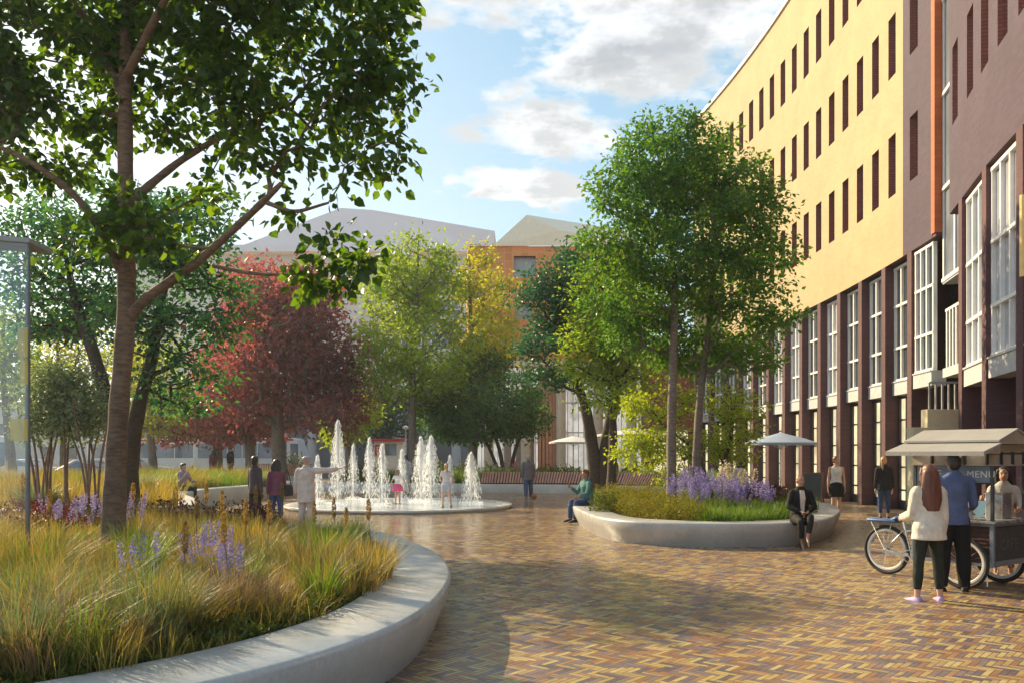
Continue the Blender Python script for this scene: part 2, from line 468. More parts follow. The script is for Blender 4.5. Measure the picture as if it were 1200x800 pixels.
def smooth_closed(pts, k=10):
    """closed Catmull-Rom"""
    out = []; n = len(pts)
    for i in range(n):
        p0, p1, p2, p3 = [np.array(pts[(i + q) % n], float) for q in (-1, 0, 1, 2)]
        for j in range(k):
            t = j / k
            out.append(.5 * (2 * p1 + (p2 - p0) * t + (2 * p0 - 5 * p1 + 4 * p2 - p3) * t * t + (3 * p1 - p0 - 3 * p2 + p3) * t ** 3))
    return np.array(out)
def smooth_open(pts, k=10):
    P = [2 * np.array(pts[0], float) - np.array(pts[1], float)] + [np.array(p, float) for p in pts] + [2 * np.array(pts[-1], float) - np.array(pts[-2], float)]
    out = []
    for i in range(len(pts) - 1):
        p0, p1, p2, p3 = P[i:i + 4]
        for j in range(k):
            t = j / k
            out.append(.5 * (2 * p1 + (p2 - p0) * t + (2 * p0 - 5 * p1 + 4 * p2 - p3) * t * t + (3 * p1 - p0 - 3 * p2 + p3) * t ** 3))
    out.append(np.array(pts[-1], float))
    return np.array(out)
def normals2(P, closed=True):
    if closed: T = np.roll(P, -1, 0) - np.roll(P, 1, 0)
    else:
        T = np.gradient(P, axis=0)
    T /= np.linalg.norm(T, axis=1)[:, None] + 1e-9
    return np.stack([T[:, 1], -T[:, 0]], 1)     # right-hand normal
def area2(P): return .5 * np.sum(P[:, 0] * np.roll(P[:, 1], -1) - np.roll(P[:, 0], -1) * P[:, 1])
def inside(poly, pts):
    x, y = pts[:, 0], pts[:, 1]; c = np.zeros(len(pts), bool)
    n = len(poly); j = n - 1
    for i in range(n):
        xi, yi = poly[i]; xj, yj = poly[j]
        cond = ((yi > y) != (yj > y)) & (x < (xj - xi) * (y - yi) / (yj - yi + 1e-12) + xi)
        c ^= cond; j = i
    return c
def planter(label, pts, width, h, mat, undercut=.16, k=10, group='round-edged planters'):
    P = smooth_closed(pts, k)
    if area2(P) < 0: P = P[::-1]
    Nn = normals2(P)                       # outward for ccw
    c = P.mean(0)
    root = thing('planter', label, 'planter', (c[0], c[1], 0), group=group)
    prof = [(-undercut, 0), (-undercut * .75, .10), (-undercut * .3, h * .55), (-.015, h - .05), (-.03, h - .012), (-.055, h), (-width + .02, h + .004), (-width, h - .01), (-width, h - .12)]
    rings = []
    for o, z in prof:
        q = P + Nn * o
        rings.append(np.c_[q, np.full(len(q), z)])
    n = len(P); V = np.concatenate(rings)
    Fc = []
    for i in range(len(prof) - 1):
        a = i * n + np.arange(n); b = i * n + (np.arange(n) + 1) % n
        Fc.append(np.c_[a, b, b + n, a + n])
    o = mesh_np('rim', V, np.concatenate(Fc), mat, root, True)
    o.data.set_sharp_from_angle(angle=R(50))
    inner = P - Nn * width
    mb = MB(); mb.add([(p[0], p[1], h - .06) for p in inner], [list(range(n))])
    mb.build('soil', M_soil, root, world=True)
    return root, inner
A_pts = [(-.62, 8.4), (-.80, 10.4), (-1.35, 12.3), (-2.3, 14.3), (-4.2, 16.0), (-8, 17.2), (-12, 16.3), (-15, 12), (-14, 7), (-10, 4.0), (-6, 3.0), (-3.2, 3.55), (-1.7, 4.75), (-.85, 6.4)]
plA, inA = planter('long grass filled planter with pale concrete bench rim around the tall leaning tree', A_pts, .72, .48, M_conc)
B_pts = [(1.55, 22.4), (1.62, 19.2), (1.95, 17.2), (3.0, 16.15), (4.6, 15.95), (6.0, 16.7), (7.3, 19.0), (8.25, 21.7), (8.2, 23.3), (6.6, 25.0), (3.6, 26.0), (2.1, 24.9)]
plB, inB = planter('rounded planter with lavender and two slim trunks, a suited woman sitting on its rim', B_pts, .62, .46, M_conc)
# ------------------------------------------------------------------ people
def evaluated(mb, voxel, it=4, fac=.5):
    me = bpy.data.meshes.new('tmp'); me.from_pydata(mb.v, [], mb.f); me.update()
    o = bpy.data.objects.new('tmp', me); COL.objects.link(o)
    r = o.modifiers.new('r', 'REMESH'); r.mode = 'VOXEL'; r.voxel_size = voxel
    s = o.modifiers.new('s', 'SMOOTH'); s.factor = fac; s.iterations = it
    dg = bpy.context.evaluated_depsgraph_get()
    ev = o.evaluated_get(dg); m2 = ev.to_mesh()
    n = len(m2.vertices); V = np.empty(n * 3, np.float32); m2.vertices.foreach_get('co', V)
    F_ = [list(p.vertices) for p in m2.polygons]
    ev.to_mesh_clear()
    bpy.data.objects.remove(o); bpy.data.meshes.remove(me)
    return V.reshape(-1, 3), F_
def skinmat(name, c):
    if name in _cache: return _cache[name]
    m, t, p = newmat(name)
    t.l.new(t.ramp(t.noise(14, 4, t.obj()), [(.3, tuple(x * .85 for x in c)), (.7, tuple(min(1, x * 1.1) for x in c))]), p.inputs['Base Color'])
    p.inputs['Roughness'].default_value = .5; p.inputs['Subsurface Weight'].default_value = .06; p.inputs['Subsurface Radius'].default_value = (.02, .008, .004)
    _cache[name] = m
    return m
def clothmat(name, c, rough=.85, sc=7):
    if name in _cache: return _cache[name]
    m, t, p = newmat(name)
    P_ = t.obj()
    n = t.noise(sc, 5, P_, .6)
    t.l.new(t.ramp(n, [(.3, tuple(x * .78 for x in c)), (.7, tuple(min(1, x * 1.15) for x in c))]), p.inputs['Base Color'])
    p.inputs['Roughness'].default_value = rough; p.inputs['Specular IOR Level'].default_value = .25
    mp = t.new('ShaderNodeMapping'); t.l.new(P_, mp.inputs[0]); mp.inputs['Scale'].default_value = (1, 1, .45); mp.inputs['Rotation'].default_value = (.3, .2, 0)
    t.l.new(t.bump(t.noise(14, 3, mp.outputs[0], .5), .7, .025), p.inputs['Normal'])
    _cache[name] = m
    return m
def hairmat(name, c, tips=None):
    if name in _cache: return _cache[name]
    m, t, p = newmat(name)
    mp = t.new('ShaderNodeMapping'); t.l.new(t.obj(), mp.inputs[0]); mp.inputs['Scale'].default_value = (60, 60, 4)
    n = t.noise(1.2, 4, mp.outputs[0])
    t.l.new(t.ramp(n, [(.3, tuple(x * .5 for x in c)), (.7, tuple(min(1, x * 1.5) for x in c))]), p.inputs['Base Color'])
    p.inputs['Roughness'].default_value = .42; t.l.new(t.bump(n, .5, .01), p.inputs['Normal'])
    _cache[name] = m
    return m
SK_L, SK_M, SK_D = skinmat('skin_light', (.52, .30, .22)), skinmat('skin_tan', (.38, .20, .13)), skinmat('skin_dark', (.13, .065, .042))
M_eye = M('eye_dark', (.02, .015, .012), .2, 0); M_lip = M('lip', (.32, .09, .08), .5, 0); M_eyew = M('eye_white', (.75, .73, .7), .3, 0)

def person(label, loc, face, H=1.72, sex='f', pose='stand', skin=SK_L, hair=('short', (.03, .02, .015)), top=None, bottom=None, shoes=((.02, .02, .02), 'shoe'),
           arms=None, legs=None, lean=(0, 0), turn=0, hip=None, vox=.016, extra=None, group=None):
    """local frame: faces -Y, up Z, +X is the person's left. face = heading angle of the rotation about Z. lengths in units of H."""
    root = thing('person', label, 'person', loc, face, group)
    h = H
    hz = (hip if hip is not None else .525 * h)
    fem = sex == 'f'
    pel = Vector((0, 0, hz))
    sp = Vector((lean[0], lean[1], 1)).normalized()
    X = Vector((1, 0, 0)); Yf = X.cross(sp) * -1          # forward-ish... -Y
    Yb = sp.cross(X)                                       # back (+Y)
    def S(u): return pel + sp * (u * h)
    neck = S(.305)
    head = neck + (sp * .6 + Vector((0, 0, .4))).normalized() * (.086 * h)
    sw = (.094 if fem else .108) * h
    sh = [S(.262) + X * (sgn * sw) for sgn in (-1, 1)]
    hp = [pel + X * (sgn * .05 * h) + Vector((0, 0, -.02 * h)) for sgn in (-1, 1)]
    legs = legs or [((-.03, 0, -1), (.0, .02, -1), (0, -1, 0)), ((.03, 0, -1), (0, .02, -1), (0, -1, 0))]
    arms = arms or [((-.16, .03, -1), (-.06, -.12, -1)), ((.16, .03, -1), (.06, -.12, -1))]
    LT, LS, AU, AF = .242 * h, .238 * h, .170 * h, .148 * h
    kn = [hp[i] + Vector(legs[i][0]).normalized() * LT for i in (0, 1)]
    an_ = [kn[i] + Vector(legs[i][1]).normalized() * LS for i in (0, 1)]
    el = [sh[i] + Vector(arms[i][0]).normalized() * AU for i in (0, 1)]
    wr = [el[i] + Vector(arms[i][1]).normalized() * AF for i in (0, 1)]
    def along(a, b, c, t):
        return a.lerp(b, t) if t <= 1 else b.lerp(c, t - 1)
    LR = lambda t: np.interp(t, [0, .35, .75, 1, 1.35, 1.7, 2], [.056, .051, .038, .032, .034, .024, .020]) * h * (1.0 if fem else 1.02)
    AR = lambda t: np.interp(t, [0, .5, .9, 1, 1.3, 1.7, 2], [.030, .026, .022, .021, .023, .018, .015]) * h * (.92 if fem else 1.06)
    def torso(mb, prof, nn=16):
        rg = []
        for u, rx, ry, yo in prof:
            c = S(u) + Yb * (yo * h)
            rg.append([c + X * (rx * h * math.cos(2 * math.pi * j / nn)) + Yb * (ry * h * math.sin(2 * math.pi * j / nn)) for j in range(nn)])
        mb.rings(rg)
    if fem: TP = [(-.07, .05, .045, 0), (-.04, .094, .068, .008), (.0, .098, .070, .01), (.06, .082, .058, .004), (.11, .072, .053, 0), (.17, .082, .062, -.006), (.215, .088, .066, -.008), (.26, .090, .052, .0), (.287, .072, .042, .006), (.31, .036, .034, .008)]
    else: TP = [(-.07, .05, .045, 0), (-.04, .090, .066, .006), (.0, .092, .068, .006), (.06, .088, .062, .002), (.11, .087, .060, 0), (.17, .096, .068, -.004), (.22, .104, .070, -.004), (.262, .104, .056, .002), (.29, .08, .044, .006), (.315, .042, .040, .008)]
    # ---- body: one continuous skin
    mb = MB(); torso(mb, TP)
    mb.tube([neck - sp * .02 * h, neck + sp * .02 * h, head - Vector((0, 0, .03 * h))], [.034 * h, .031 * h, .031 * h], 12)
    tc_, ts = math.cos(turn), math.sin(turn)
    HX, HY = Vector((tc_, ts, 0)), Vector((-ts, tc_, 0)); HZ = Vector((0, 0, 1)); hax = (HX, HY, HZ)
    hd = lambda x, y, z: head + HX * (x * h) + HY * (y * h) + HZ * (z * h)
    mb.ell(hd(0, .004, .012), (.0435 * h, .054 * h, .055 * h), 16, 12, ax=hax)      # skull
    mb.ell(hd(0, -.012, -.020), (.036 * h, .040 * h, .043 * h), 14, 10, ax=hax)     # face and jaw
    mb.ell(hd(0, -.028, -.047), (.017 * h, .017 * h, .013 * h), 10, 8, ax=hax)      # chin
    mb.tube([hd(0, -.050, .010), hd(0, -.058, -.010), hd(0, -.052, -.016)], [.0055 * h, .009 * h, .006 * h], 8)   # nose
    for sgn in (-1, 1): mb.ell(hd(sgn * .045, .004, -.006), (.006 * h, .012 * h, .018 * h), 8, 6, ax=hax)
    for i, sgn in ((0, -1), (1, 1)):
        tsx = [0, .35, .75, 1, 1.35, 1.7, 2]
        mb.tube([along(hp[i], kn[i], an_[i], t) for t in tsx], [LR(t) for t in tsx], 12); mb.ell(hp[i], LR(0), 10, 8)
        mb.ell(an_[i], .020 * h, 8, 6)
        f = Vector(legs[i][2]).normalized(); dn = Vector((0, 0, -1))
        mb.tube([an_[i] - f * .02 * h + dn * .012 * h, an_[i] + f * .03 * h + dn * .018 * h, an_[i] + f * .085 * h + dn * .030 * h, an_[i] + f * .105 * h + dn * .032 * h], [.017 * h, .018 * h, .014 * h, .008 * h], 10)
        tsx = [0, .5, .9, 1, 1.3, 1.7, 2]
        mb.tube([along(sh[i], el[i], wr[i], t) for t in tsx], [AR(t) for t in tsx], 10); mb.ell(sh[i] + Vector((0, 0, -.004 * h)), AR(0) * 1.1, 10, 8)
        a = Vector(arms[i][1]).normalized()
        side = a.cross(Vector((0, 1, 0)) if abs(a.y) < .8 else Vector((0, 0, 1))).normalized(); flat_ = a.cross(side)
        c = wr[i] + a * .030 * h
        mb.ell(c, (.011 * h, .021 * h, .034 * h), 10, 8, ax=(side, flat_, a))
    V, F_ = evaluated(mb, vox)
    out = MB(); out.add(V, F_)
    for i, sgn in ((0, -1), (1, 1)):                     # fingers
        a = Vector(arms[i][1]).normalized()
        side = a.cross(Vector((0, 1, 0)) if abs(a.y) < .8 else Vector((0, 0, 1))).normalized(); flat_ = a.cross(side)
        palm_in = side * (1 if side.x * sgn < 0 else -1)
        root_ = wr[i] + a * .050 * h
        for q, (off, ln) in enumerate(((-.0135, .040), (-.0045, .046), (.0045, .043), (.0135, .033))):
            b0 = root_ + flat_ * off * h
            out.tube([b0 - a * .008 * h, b0 + a * ln * .45 * h + palm_in * .004 * h, b0 + a * ln * .8 * h + palm_in * .013 * h, b0 + a * ln * .95 * h + palm_in * .022 * h], [.0052 * h, .0050 * h, .0045 * h, .003 * h], 6)
        fw = flat_ * (1 if flat_.y < 0 else -1)
        b0 = wr[i] + a * .022 * h + fw * .012 * h
        out.tube([b0, b0 + (a * .016 + fw * .016) * h, b0 + (a * .036 + fw * .020) * h + palm_in * .006 * h], [.0065 * h, .006 * h, .004 * h], 6)
    for sgn in (-1, 1):                                  # eyes, brows
        out.ell(hd(sgn * .0175, -.0465, .000), (.0085 * h, .004 * h, .0052 * h), 8, 6, mi=1, ax=hax)
        out.ell(hd(sgn * .0175, -.0495, .000), (.004 * h, .002 * h, .0042 * h), 8, 6, mi=2, ax=hax)
        out.tube([hd(sgn * .008, -.0495, .012), hd(sgn * .018, -.0485, .0145), hd(sgn * .028, -.043, .012)], .0026 * h, 5, mi=2)
    out.ell(hd(0, -.0510, -.0315), (.012 * h, .004 * h, .0042 * h), 10, 6, mi=3, ax=hax)
    out.build('body', [skin, M_eyew, M_eye, M_lip], root, smooth=80)
    vc = max(vox, .013)
    # ---- trousers / skirt / shorts
    if bottom:
        kind, c = bottom[0], bottom[1]; mb = MB()
        off = (.003 if kind == 'slim' else .006) * h
        if kind in ('trousers', 'shorts', 'slim'):
            end = {'trousers': 1.97, 'slim': 1.78, 'shorts': .55}[kind]
            ease = (.012 if kind == 'trousers' else .0015) * h
            tsx = np.linspace(0, end, 9)
            for i in (0, 1):
                mb.tube([along(hp[i], kn[i], an_[i], t) for t in tsx], [LR(t) + off + ease * min(1, t) for t in tsx], 12); mb.ell(hp[i], LR(0) + off, 10, 8)
                mb.ell(kn[i], LR(1) + off + ease * .8, 10, 8) if end > 1 else None
            torso(mb, [(u, rx + .006, ry + .006, yo) for u, rx, ry, yo in TP if u < .08])
        else:                                            # skirt
            L = bottom[2] if len(bottom) > 2 else .22; fl = bottom[3] if len(bottom) > 3 else .0
            nn = 16; rg = []
            for q in range(6):
                s_ = q / 5; z = .06 - (L + .06) * s_
                wr_ = (.082 + .038 * min(1, s_ * 2.6) + fl * s_) * h; dr = (.064 + .030 * min(1, s_ * 2.4) + fl * s_ * .8) * h
                cc = pel + Vector((0, .006 * h, z * h))
                rg.append([cc + Vector((wr_ * math.cos(2 * math.pi * j / nn), dr * math.sin(2 * math.pi * j / nn), 0)) for j in range(nn)])
            mb.rings(rg)
        V, F_ = evaluated(mb, vc, 3); o2 = MB(); o2.add(V, F_)
        o2.build({'trousers': 'trousers', 'slim': 'trousers', 'shorts': 'shorts', 'skirt': 'skirt'}[kind], clothmat('cloth_' + '_'.join('%02d' % int(100 * x) for x in c), c), root, smooth=80)
    # ---- top
    if top:
        kind, c = top[0], top[1]; mb = MB()
        P_ = {'tee': (.55, -.02, .008, 0), 'shirt': (1.96, -.06, .010, 0), 'rolled': (1.35, -.05, .010, 0), 'jacket': (1.97, -.075, .018, .004), 'coat': (1.97, -.16, .020, .012), 'blazer': (1.97, -.10, .017, .004), 'sweater': (1.97, -.085, .012, .018), 'sleeveless': (0, -.0, .006, 0), 'vest': (0, -.08, .014, .0)}[kind]
        se, hem, off, flare = P_
        prof = [(hem, .098 + off + flare, .072 + off + flare, .008)] + [(u, rx + off + flare * max(0, 1 - (u + .1) / .3), ry + off + flare * max(0, 1 - (u + .1) / .3), yo) for u, rx, ry, yo in TP if u > max(hem + .01, -.05) and u < .30]
        torso(mb, prof)
        if kind in ('shirt', 'rolled', 'jacket', 'coat', 'blazer'): torso(mb, [(.262, .098, .060, .004), (.288, .082, .054, .006), (.306, .056, .048, .008), (.328, .043, .045, .010), (.336, .040, .042, .010)], 14)
        if se > 0:
            so_ = off * .75 + (.008 if kind == 'sweater' else 0)
            tsx = np.linspace(0, se, 8)
            for i in (0, 1):
                mb.tube([along(sh[i], el[i], wr[i], t) for t in tsx], [AR(t) + so_ * h for t in tsx], 12); mb.ell(sh[i] - X * (.006 * h * (-1, 1)[i]), AR(0) + so_ * h * .9, 10, 8)
                if se > 1: mb.ell(el[i], AR(1) + so_ * h, 10, 8)
        V, F_ = evaluated(mb, vc, 3); o2 = MB(); o2.add(V, F_)
        o2.build({'tee': 'shirt', 'rolled': 'shirt', 'sleeveless': 'blouse', 'vest': 'waistcoat'}.get(kind, kind), clothmat('cloth_' + '_'.join('%02d' % int(100 * x) for x in c), c), root, smooth=80)
        if len(top) > 2:                                 # opening showing an inner shirt
            mb = MB(); rg = []
            for u, wd in ((.02, .012), (.12, .022), (.20, .030), (.29, .022)):
                yo = np.interp(u, [t[0] for t in TP], [t[2] for t in TP]) + off + flare * max(0, 1 - (u + .1) / .3) + .012
                cc = S(u) - Yb * (yo * h)
                rg.append([cc - X * wd * h, cc + X * wd * h, cc + X * wd * h + Yb * .02 * h, cc - X * wd * h + Yb * .02 * h])
            mb.rings(rg); mb.build('inner_shirt', clothmat('cloth_' + '_'.join('%02d' % int(100 * x) for x in top[2]), top[2]), root, smooth=0)
    # ---- shoes
    if shoes:
        for i in (0, 1):
            f = Vector(legs[i][2]).normalized(); mb = MB(); dn = Vector((0, 0, -1)); s_ = Vector((-f.y, f.x, 0)) if abs(f.z) < .9 else X
            up = s_.cross(f) if abs(f.z) < .99 else Vector((0, 1, 0))
            if up.z < 0: up = -up
            rg = []
            for u, wd, zt in ((-.034, .016, .036), (-.027, .023, .048), (.0, .026, .052), (.04, .028, .040), (.085, .028, .028), (.112, .021, .018), (.120, .009, .010)):
                b0 = an_[i] + f * u * h - up * (.047 * h)
                rg.append([b0 - s_ * wd * h, b0 + s_ * wd * h, b0 + s_ * wd * h * .95 + up * zt * h * .6, b0 + s_ * wd * h * .5 + up * zt * h, b0 - s_ * wd * h * .5 + up * zt * h, b0 - s_ * wd * h * .95 + up * zt * h * .6])
            mb.rings(rg)
            if shoes[1] == 'sneaker':
                b0 = an_[i] + f * .042 * h - up * .045 * h; mb.box(b0, (.056 * h, .150 * h, .010 * h), mi=1, ax=(s_, f, up))
            o2 = mb.build('shoe', [clothmat('shoe_' + '_'.join('%02d' % int(100 * x) for x in shoes[0]), shoes[0], .5), M_white], root, smooth=50)
    # ---- hair
    if hair and hair[0] != 'none':
        kind, c = hair[0], hair[1]; mb = MB()
        if kind == 'cap':
            mb.ell(hd(0, .002, .030), (.050 * h, .060 * h, .042 * h), 14, 10, ax=hax)
            mb.ell(hd(0, -.060, .022), (.036 * h, .035 * h, .006 * h), 12, 6, ax=hax)
        elif kind == 'shaved':
            mb.ell(hd(0, .010, .020), (.0455 * h, .053 * h, .050 * h), 14, 10, ax=hax)
        else:
            mb.ell(hd(0, .012, .022), (.050 * h, .056 * h, .053 * h), 14, 10, ax=hax)
            mb.ell(hd(0, .024, -.008), (.046 * h, .042 * h, .048 * h), 14, 10, ax=hax)
            if kind == 'short': mb.ell(hd(.006, -.020, .055), (.036 * h, .032 * h, .020 * h), 10, 8, ax=hax)
            if kind in ('long', 'bob'):
                L = hair[2] if len(hair) > 2 else .2
                rg = []; nn = 12
                for q in range(8):
                    s_ = q / 7
                    wd = (.056 + .024 * math.sin(s_ * 2.6)) * h * (1 - .25 * max(0, s_ - .75) * 4); dp = (.038 - .012 * s_) * h
                    cc = hd(0, .028 + .020 * s_, .02 - L * s_)
                    rg.append([cc + HX * wd * math.cos(2 * math.pi * j / nn) + HY * dp * math.sin(2 * math.pi * j / nn) for j in range(nn)])
                mb.rings(rg)
                for q in range(9):                     # loose ends of unequal length
                    xx = -.062 + .0155 * q; l2 = L + (.012 + .028 * ((q * 37 % 11) / 11)); yy = .034 - .10 * xx * xx * 20
                    mb.tube([hd(xx * .8, yy, -.10), hd(xx, yy + .012, .02 - L * .8), hd(xx * .96, yy + .014, .02 - l2)], [.012 * h, .013 * h, .004 * h], 6)
                for sgn in (-1, 1): mb.tube([hd(sgn * .040, -.010, .045), hd(sgn * .050, -.006, .0), hd(sgn * .050, .004, -.05), hd(sgn * .046, .014, -.10)], [.014 * h, .016 * h, .016 * h, .008 * h], 8)
            if kind == 'pony': mb.tube([hd(0, .058, .035), hd(0, .085, .02), hd(0, .085, -.03), hd(0, .078, -.10), hd(0, .072, -.155)], [.012 * h, .020 * h, .021 * h, .017 * h, .004 * h], 10)
            if kind == 'bun': mb.ell(hd(0, .062, .035), .024 * h, 10, 8)
        V, F_ = evaluated(mb, min(vox, .012), 2)
        o2 = MB(); o2.add(V, F_); o2.build('cap' if kind == 'cap' else 'hair', hairmat('hair_' + '_'.join('%02d' % int(100 * x) for x in c), c), root, smooth=80)
    root['_p'] = 1; del root['_p']
    return root, dict(head=head, wr=wr, el=el, sh=sh, pel=pel, kn=kn, S=S, Yb=Yb, h=h, an=an_)
UP = math.pi
WALK = [((-.03, -.28, -1), (0, .05, -1), (0, -1, 0)), ((.03, .16, -1), (0, .42, -1), (0, -1, -.3))]
def sit_legs(spread=.1, shin=(0, .05, -1)): return [((-spread, -1, -.05), shin, (0, -1, 0)), ((spread, -1, -.05), shin, (0, -1, 0))]

# near pair at the cart
D = 10.25
person('woman with long auburn hair, cream sweater and lilac sneakers, back turned at the cart', (gx(1088, D), D, .0), UP + .12, 1.66, 'f', vox=.0085, skin=SK_L, hair=('long', (.13, .045, .028), .29), top=('sweater', (.66, .60, .52)), bottom=('slim', (.026, .030, .026)), shoes=((.42, .30, .62), 'sneaker'),
       legs=[((-.10, .0, -1), (-.05, .03, -1), (-.25, -1, 0)), ((.10, -.02, -1), (.06, .03, -1), (.3, -1, 0))], arms=[((-.13, .03, -1), (-.03, -.22, -1)), ((.10, -.15, -1), (-.1, -.9, -.2))])
D = 10.95
person('dark haired man in blue denim shirt and black trousers, ordering at the cart', (gx(1117, D), D, 0), UP - .12, 1.80, 'm', vox=.0085, skin=SK_M, hair=('short', (.02, .014, .012)), top=('rolled', (.085, .115, .23)), bottom=('trousers', (.012, .012, .014)), shoes=((.012, .011, .010), 'shoe'),
       legs=[((-.07, 0, -1), (-.03, .03, -1), (-.3, -1, 0)), ((.08, .0, -1), (.05, .03, -1), (.35, -1, 0))], arms=[((-.22, -.05, -1), (.15, -.75, -.5)), ((.14, -.1, -1), (-.3, -.8, -.4))])
# barista behind the cart
D = 12.25
person('smiling barista with long black hair and pale blouse behind the cart counter', (gx(1176, D), D, 0), -.35, 1.60, 'f', vox=.009, skin=SK_L, hair=('long', (.012, .010, .010), .22), top=('rolled', (.52, .49, .45)), bottom=('slim', (.20, .14, .10)), shoes=((.03, .025, .02), 'shoe'),
       arms=[((-.35, -.5, -1), (-.4, -.9, .35)), ((.2, -.35, -1), (-.3, -1, -.1))], turn=-.15)
# customer whose arm reaches in from the right
person('customer in navy jacket at the right edge reaching an arm across the counter', (7.62, 10.95, 0), -1.75 + .0, 1.75, 'm', vox=.012, skin=SK_L, hair=('short', (.05, .03, .02)), top=('jacket', (.02, .03, .06)), bottom=('trousers', (.03, .03, .035)),
       arms=[((-.25, -.8, -.75), (-.25, -1, -.05)), ((.15, .05, -1), (.05, -.2, -1))])
# walkers
D = 24
person('woman with tied red hair, sleeveless white top and black skirt by the arcade', (gx(980, D), D, 0), -.2, 1.73, 'f', skin=SK_L, hair=('bun', (.22, .08, .03)), top=('sleeveless', (.68, .66, .64)), bottom=('skirt', (.012, .012, .014), .20, .0), shoes=((.02, .015, .015), 'shoe'), legs=[((-.0, -.13, -1), (0, .04, -1), (0, -1, -.2)), ((0, .06, -1), (0, .2, -1), (0, -1, -.3))], vox=.012, turn=.5)
D = 23.6
person('woman with blonde ponytail, dark jacket and blue jeans by the brick pillar', (gx(1036, D), D, 0), UP - .2, 1.72, 'f', skin=SK_L, hair=('pony', (.40, .24, .10)), top=('jacket', (.022, .020, .026)), bottom=('slim', (.045, .075, .17)), shoes=((.03, .02, .02), 'shoe'), vox=.012, turn=-.5)
# seated on the round planter
D = 16.25
person('woman in black suit sitting cross-legged on the round planter rim', (gx(938, D), D, 0), -.05, 1.70, 'f', skin=SK_M, hair=('shaved', (.20, .12, .06)), top=('blazer', (.014, .013, .016), (.55, .50, .45)), bottom=('slim', (.02, .018, .02)), shoes=((.03, .02, .02), 'shoe'), hip=.58, vox=.0105, turn=.25,
       legs=[((-.06, -1, -.12), (.10, .12, -1), (0, -.8, -.5)), ((-.02, -1, .10), (-.22, -.25, -1), (-.1, -.8, -.55))], arms=[((-.3, -.32, -1), (.75, -.75, -.35)), ((.3, -.32, -1), (-.75, -.75, -.35))])
D = 21.8
person('man in teal top and jeans sitting at the left end of the round planter', (1.95, D, 0), -1.15, 1.72, 'm', skin=SK_M, hair=('short', (.15, .05, .02)), top=('shirt', (.09, .21, .20)), bottom=('trousers', (.05, .08, .16)), hip=.58, legs=sit_legs(.12, (0, -.1, -1)), arms=[((-.2, -.5, -1), (.2, -.8, .55)), ((.25, -.4, -1), (0, -1, -.3))], lean=(0, -.15), vox=.012)
D = 34
person('man in grey blazer and blue jeans walking away toward the slatted bench', (gx(619, D), D, 0), UP + .15, 1.76, 'm', skin=SK_L, hair=('short', (.30, .27, .25)), top=('blazer', (.15, .13, .16)), bottom=('trousers', (.06, .095, .17)), shoes=((.25, .11, .05), 'shoe'), legs=[((-.05, -.12, -1), (-.03, .12, -1), (0, -1, 0)), ((.05, .15, -1), (.04, .35, -1), (0, -1, -.4))])
D = 26.7
person('girl with ponytail, white shirt and pale denim shorts standing at the fountain edge', (gx(523, D), D, .11), UP + .3, 1.38, 'f', skin=SK_L, hair=('pony', (.33, .18, .12)), top=('tee', (.62, .60, .66)), bottom=('shorts', (.40, .46, .62)), shoes=((.04, .05, .12), 'shoe'), legs=[((-.16, -.05, -1), (-.08, .1, -1), (-.3, -1, 0)), ((.12, .05, -1), (.05, .05, -1), (.4, -1, 0))], arms=[((-.45, .1, -1), (.3, -.4, -1)), ((.3, -.3, -1), (-.3, -.7, -.3))])
D = 28.6
person('small child in white top and pink skirt playing among the fountain jets', (gx(466, D), D, .10), UP - .2, 1.17, 'f', skin=SK_L, hair=('bob', (.20, .13, .09), .10), top=('tee', (.66, .66, .64)), bottom=('skirt', (.62, .09, .22), .16, .05), shoes=((.30, .25, .2), 'shoe'), arms=[((-.5, -.2, -.7), (-.3, -.4, -.8)), ((.5, -.2, -.7), (.3, -.4, -.8))])
# trio left of the fountain
D = 20.6
person('man in dark waistcoat and charcoal trousers, leftmost of the three standing by the fountain', (gx(299, D), D, 0), 2.4, 1.74, 'm', skin=SK_D, hair=('short', (.02, .016, .014)), top=('shirt', (.10, .075, .095)), bottom=('trousers', (.045, .043, .048)), vox=.012, turn=.5)
D = 20.6
pw, jw = person('woman with black bob, dusky pink top and blue jeans carrying a dark shoulder bag', (gx(324, D), D, 0), UP, 1.66, 'f', skin=SK_M, hair=('bob', (.014, .012, .014), .12), top=('shirt', (.20, .075, .13)), bottom=('slim', (.05, .08, .22)), vox=.012)
D = 20.0
person('old man in white suit and cap pointing at the fountain jets', (gx(359, D), D, 0), UP - .1, 1.74, 'm', skin=SK_L, hair=('cap', (.36, .33, .42)), top=('coat', (.62, .56, .55)), bottom=('trousers', (.60, .54, .56)), shoes=((.3, .25, .22), 'shoe'), vox=.012, arms=[((-.9, -.25, .02), (-1, -.2, .16)), ((.22, .05, -1), (.1, -.35, -1))], turn=-.4)
bag = MB()
bag.lathe([(.02, -.15), (.14, -.13), (.17, 0), (.13, .11), (.10, .13)], (0, 0, 0), 14); V_ = [(v[0], v[1] * .45, v[2]) for v in bag.v]; bag.v = V_
bag.tube([(-.10, 0, .12), (-.05, .0, .35), (0, 0, .50), (.05, 0, .35), (.10, 0, .12)], .012, 6)
b_ = bag.build('shoulder_bag', clothmat('bag_leather', (.03, .028, .035), .5)); b_.location = (gx(324, 20.6) + .30, 20.42, .90)
tag(b_, 'dark rounded shoulder bag hanging at the right side of the woman in dusky pink', 'bag')
D = 27.6
person('person in mauve shirt sitting on the pale rim of the left bed', (gx(213, D), D, 0), 1.2, 1.68, 'm', skin=SK_L, hair=('short', (.02, .016, .015)), top=('shirt', (.30, .23, .30)), bottom=('trousers', (.03, .05, .04)), hip=.70, legs=sit_legs(.1), arms=[((-.2, -.6, -1), (.25, -.45, .9)), ((.2, -.5, -1), (-.3, -1, 0))], lean=(0, -.12))
